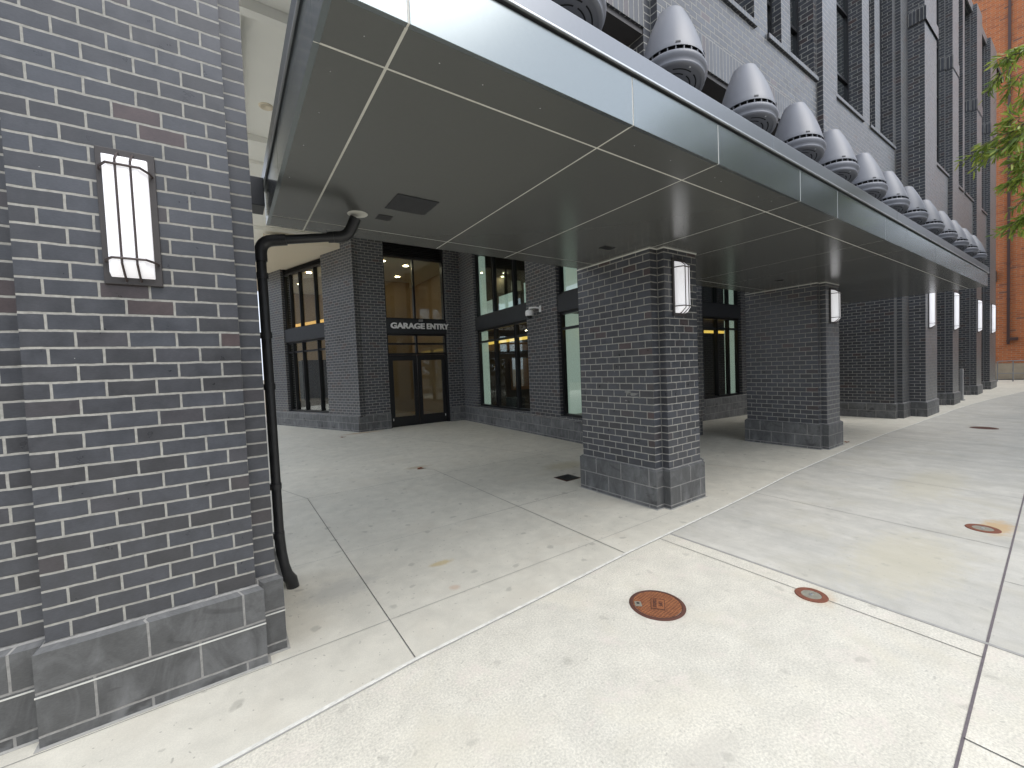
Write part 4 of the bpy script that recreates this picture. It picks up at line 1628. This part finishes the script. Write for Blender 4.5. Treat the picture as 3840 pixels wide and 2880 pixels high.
limbs = MB()
for (hub, sprays) in (
    ((9.5, -.1, 5.1), [((3840, 200), (3700, 330), 9.2), ((3835, 190), (3740, 225), 9.0), ((3850, 260), (3780, 330), 9.0), ((3860, 170), (3800, 205), 9.1), ((3860, 330), (3820, 400), 9.0)]),
    ((9.3, -.2, 4.2), [((3860, 470), (3632, 590), 8.6), ((3850, 460), (3690, 540), 8.5), ((3830, 460), (3780, 425), 8.6), ((3850, 500), (3740, 570), 8.4), ((3860, 480), (3775, 545), 8.4), ((3870, 440), (3790, 500), 8.5), ((3850, 470), (3650, 600), 8.6)]),
    ((9.3, -.3, 3.6), [((3870, 590), (3800, 600), 8.6), ((3870, 610), (3790, 690), 8.5), ((3870, 640), (3780, 700), 8.5), ((3880, 600), (3815, 640), 8.6), ((3870, 700), (3830, 760), 8.6), ((3880, 790), (3775, 850), 8.6), ((3880, 800), (3790, 880), 8.6), ((3880, 780), (3820, 830), 8.6), ((3880, 560), (3810, 570), 8.6)])):
    limb(limbs, (9.75, -1.25, hub[2]-1.6), hub, .035, .014, 6, .06)
    for a, b_, ds in sprays:
        A_, B_ = pix(*a, ds), pix(*b_, ds)
        limb(twigs, hub, A_, .012, .007, 4, .04)
        spray(A_, B_, 27, W=.010)
        for q in range(3):
            C_ = A_.lerp(B_, random.uniform(.25, .75))
            E_ = C_+(B_-A_)*.35+Vector((random.uniform(-.12, .12), random.uniform(-.12, .12), random.uniform(-.16, .04)))
            spray(C_, E_, 10, W=.010, r=.004)
# the rest of the crown, outside the photograph
for k in range(75):
    a = random.uniform(0, 2*math.pi)
    rr = random.uniform(.4, 2.0)
    c = Vector((9.9+rr*math.cos(a)*.9, -2.3+rr*math.sin(a)*.75, random.uniform(4.0, 7.6)))
    if c.y > -.9:
        c.y = -.9-random.random()
    b_ = Vector((9.8, -1.35, min(6.7, c.z-.5)))
    limb(twigs, b_, c, .014, .006, 4, .08)
    for q in range(3):
        e = c+Vector((random.uniform(-.5, .5), random.uniform(-.4, .3), random.uniform(-.35, .3)))
        spray(c, e, 26)
limbs.build("limb", M['bark'], TR, smooth=True)
twigs.build("twig", M['bark'], TR)
leaves.build("crown", M['leaf'], TR)

# ---------------------------------------------------------------- trees across the street (seen only in reflections)
m = MB()
rnd = random.Random(3)
for k in range(46):
    cx, cy = -55+k*2.6+rnd.uniform(-1, 1), -21+rnd.uniform(-2.5, 2.5)
    hh = rnd.uniform(6.0, 9)
    for q in range(150):
        th, ph = rnd.uniform(0, 2*math.pi), math.acos(rnd.uniform(-1, 1))
        rr = rnd.uniform(.55, 1)
        p = Vector((cx+3.0*rr*math.sin(ph)*math.cos(th), cy+2.6*rr*math.sin(ph)*math.sin(th), hh*.56+hh*.45*rr*math.cos(ph)))
        d1 = Vector((rnd.gauss(0, 1), rnd.gauss(0, 1), rnd.gauss(0, 1))).normalized()
        d2 = d1.orthogonal().normalized()
        s_ = rnd.uniform(.35, .8)
        m.face([p-d1*s_, p+d2*s_*.5, p+d1*s_, p-d2*s_*.5])
    m.tube([(cx, cy, -.1), (cx, cy, hh*.5)], [.22, .12], 6)
for cx, cy, hh in ((12.5, -4.3, 9.5), (17, -4.2, 10.5), (20.5, -4.4, 9.5), (24, -4.6, 11), (29.5, -5.2, 10.5), (37, -6, 11), (45, -6, 11), (-7, -6, 10)):
    for q in range(1100):
        th, ph = rnd.uniform(0, 2*math.pi), math.acos(rnd.uniform(-1, 1))
        rr = rnd.uniform(.3, 1)
        p = Vector((cx+2.9*rr*math.sin(ph)*math.cos(th), cy+2.5*rr*math.sin(ph)*math.sin(th), hh*.62+hh*.36*rr*math.cos(ph)))
        d1 = Vector((rnd.gauss(0, 1), rnd.gauss(0, 1), rnd.gauss(0, 1))).normalized()
        d2 = d1.orthogonal().normalized()
        s_ = rnd.uniform(.2, .42)
        m.face([p-d1*s_, p+d2*s_*.5, p+d1*s_, p-d2*s_*.5])
    m.tube([(cx, cy, -.1), (cx, cy, hh*.6)], [.16, .08], 6)
o = m.build("far_trees", M['leaf_far'])
o['kind'] = 'stuff'
o['label'] = "dark green street trees along the road behind the viewer"
o['category'] = "trees"
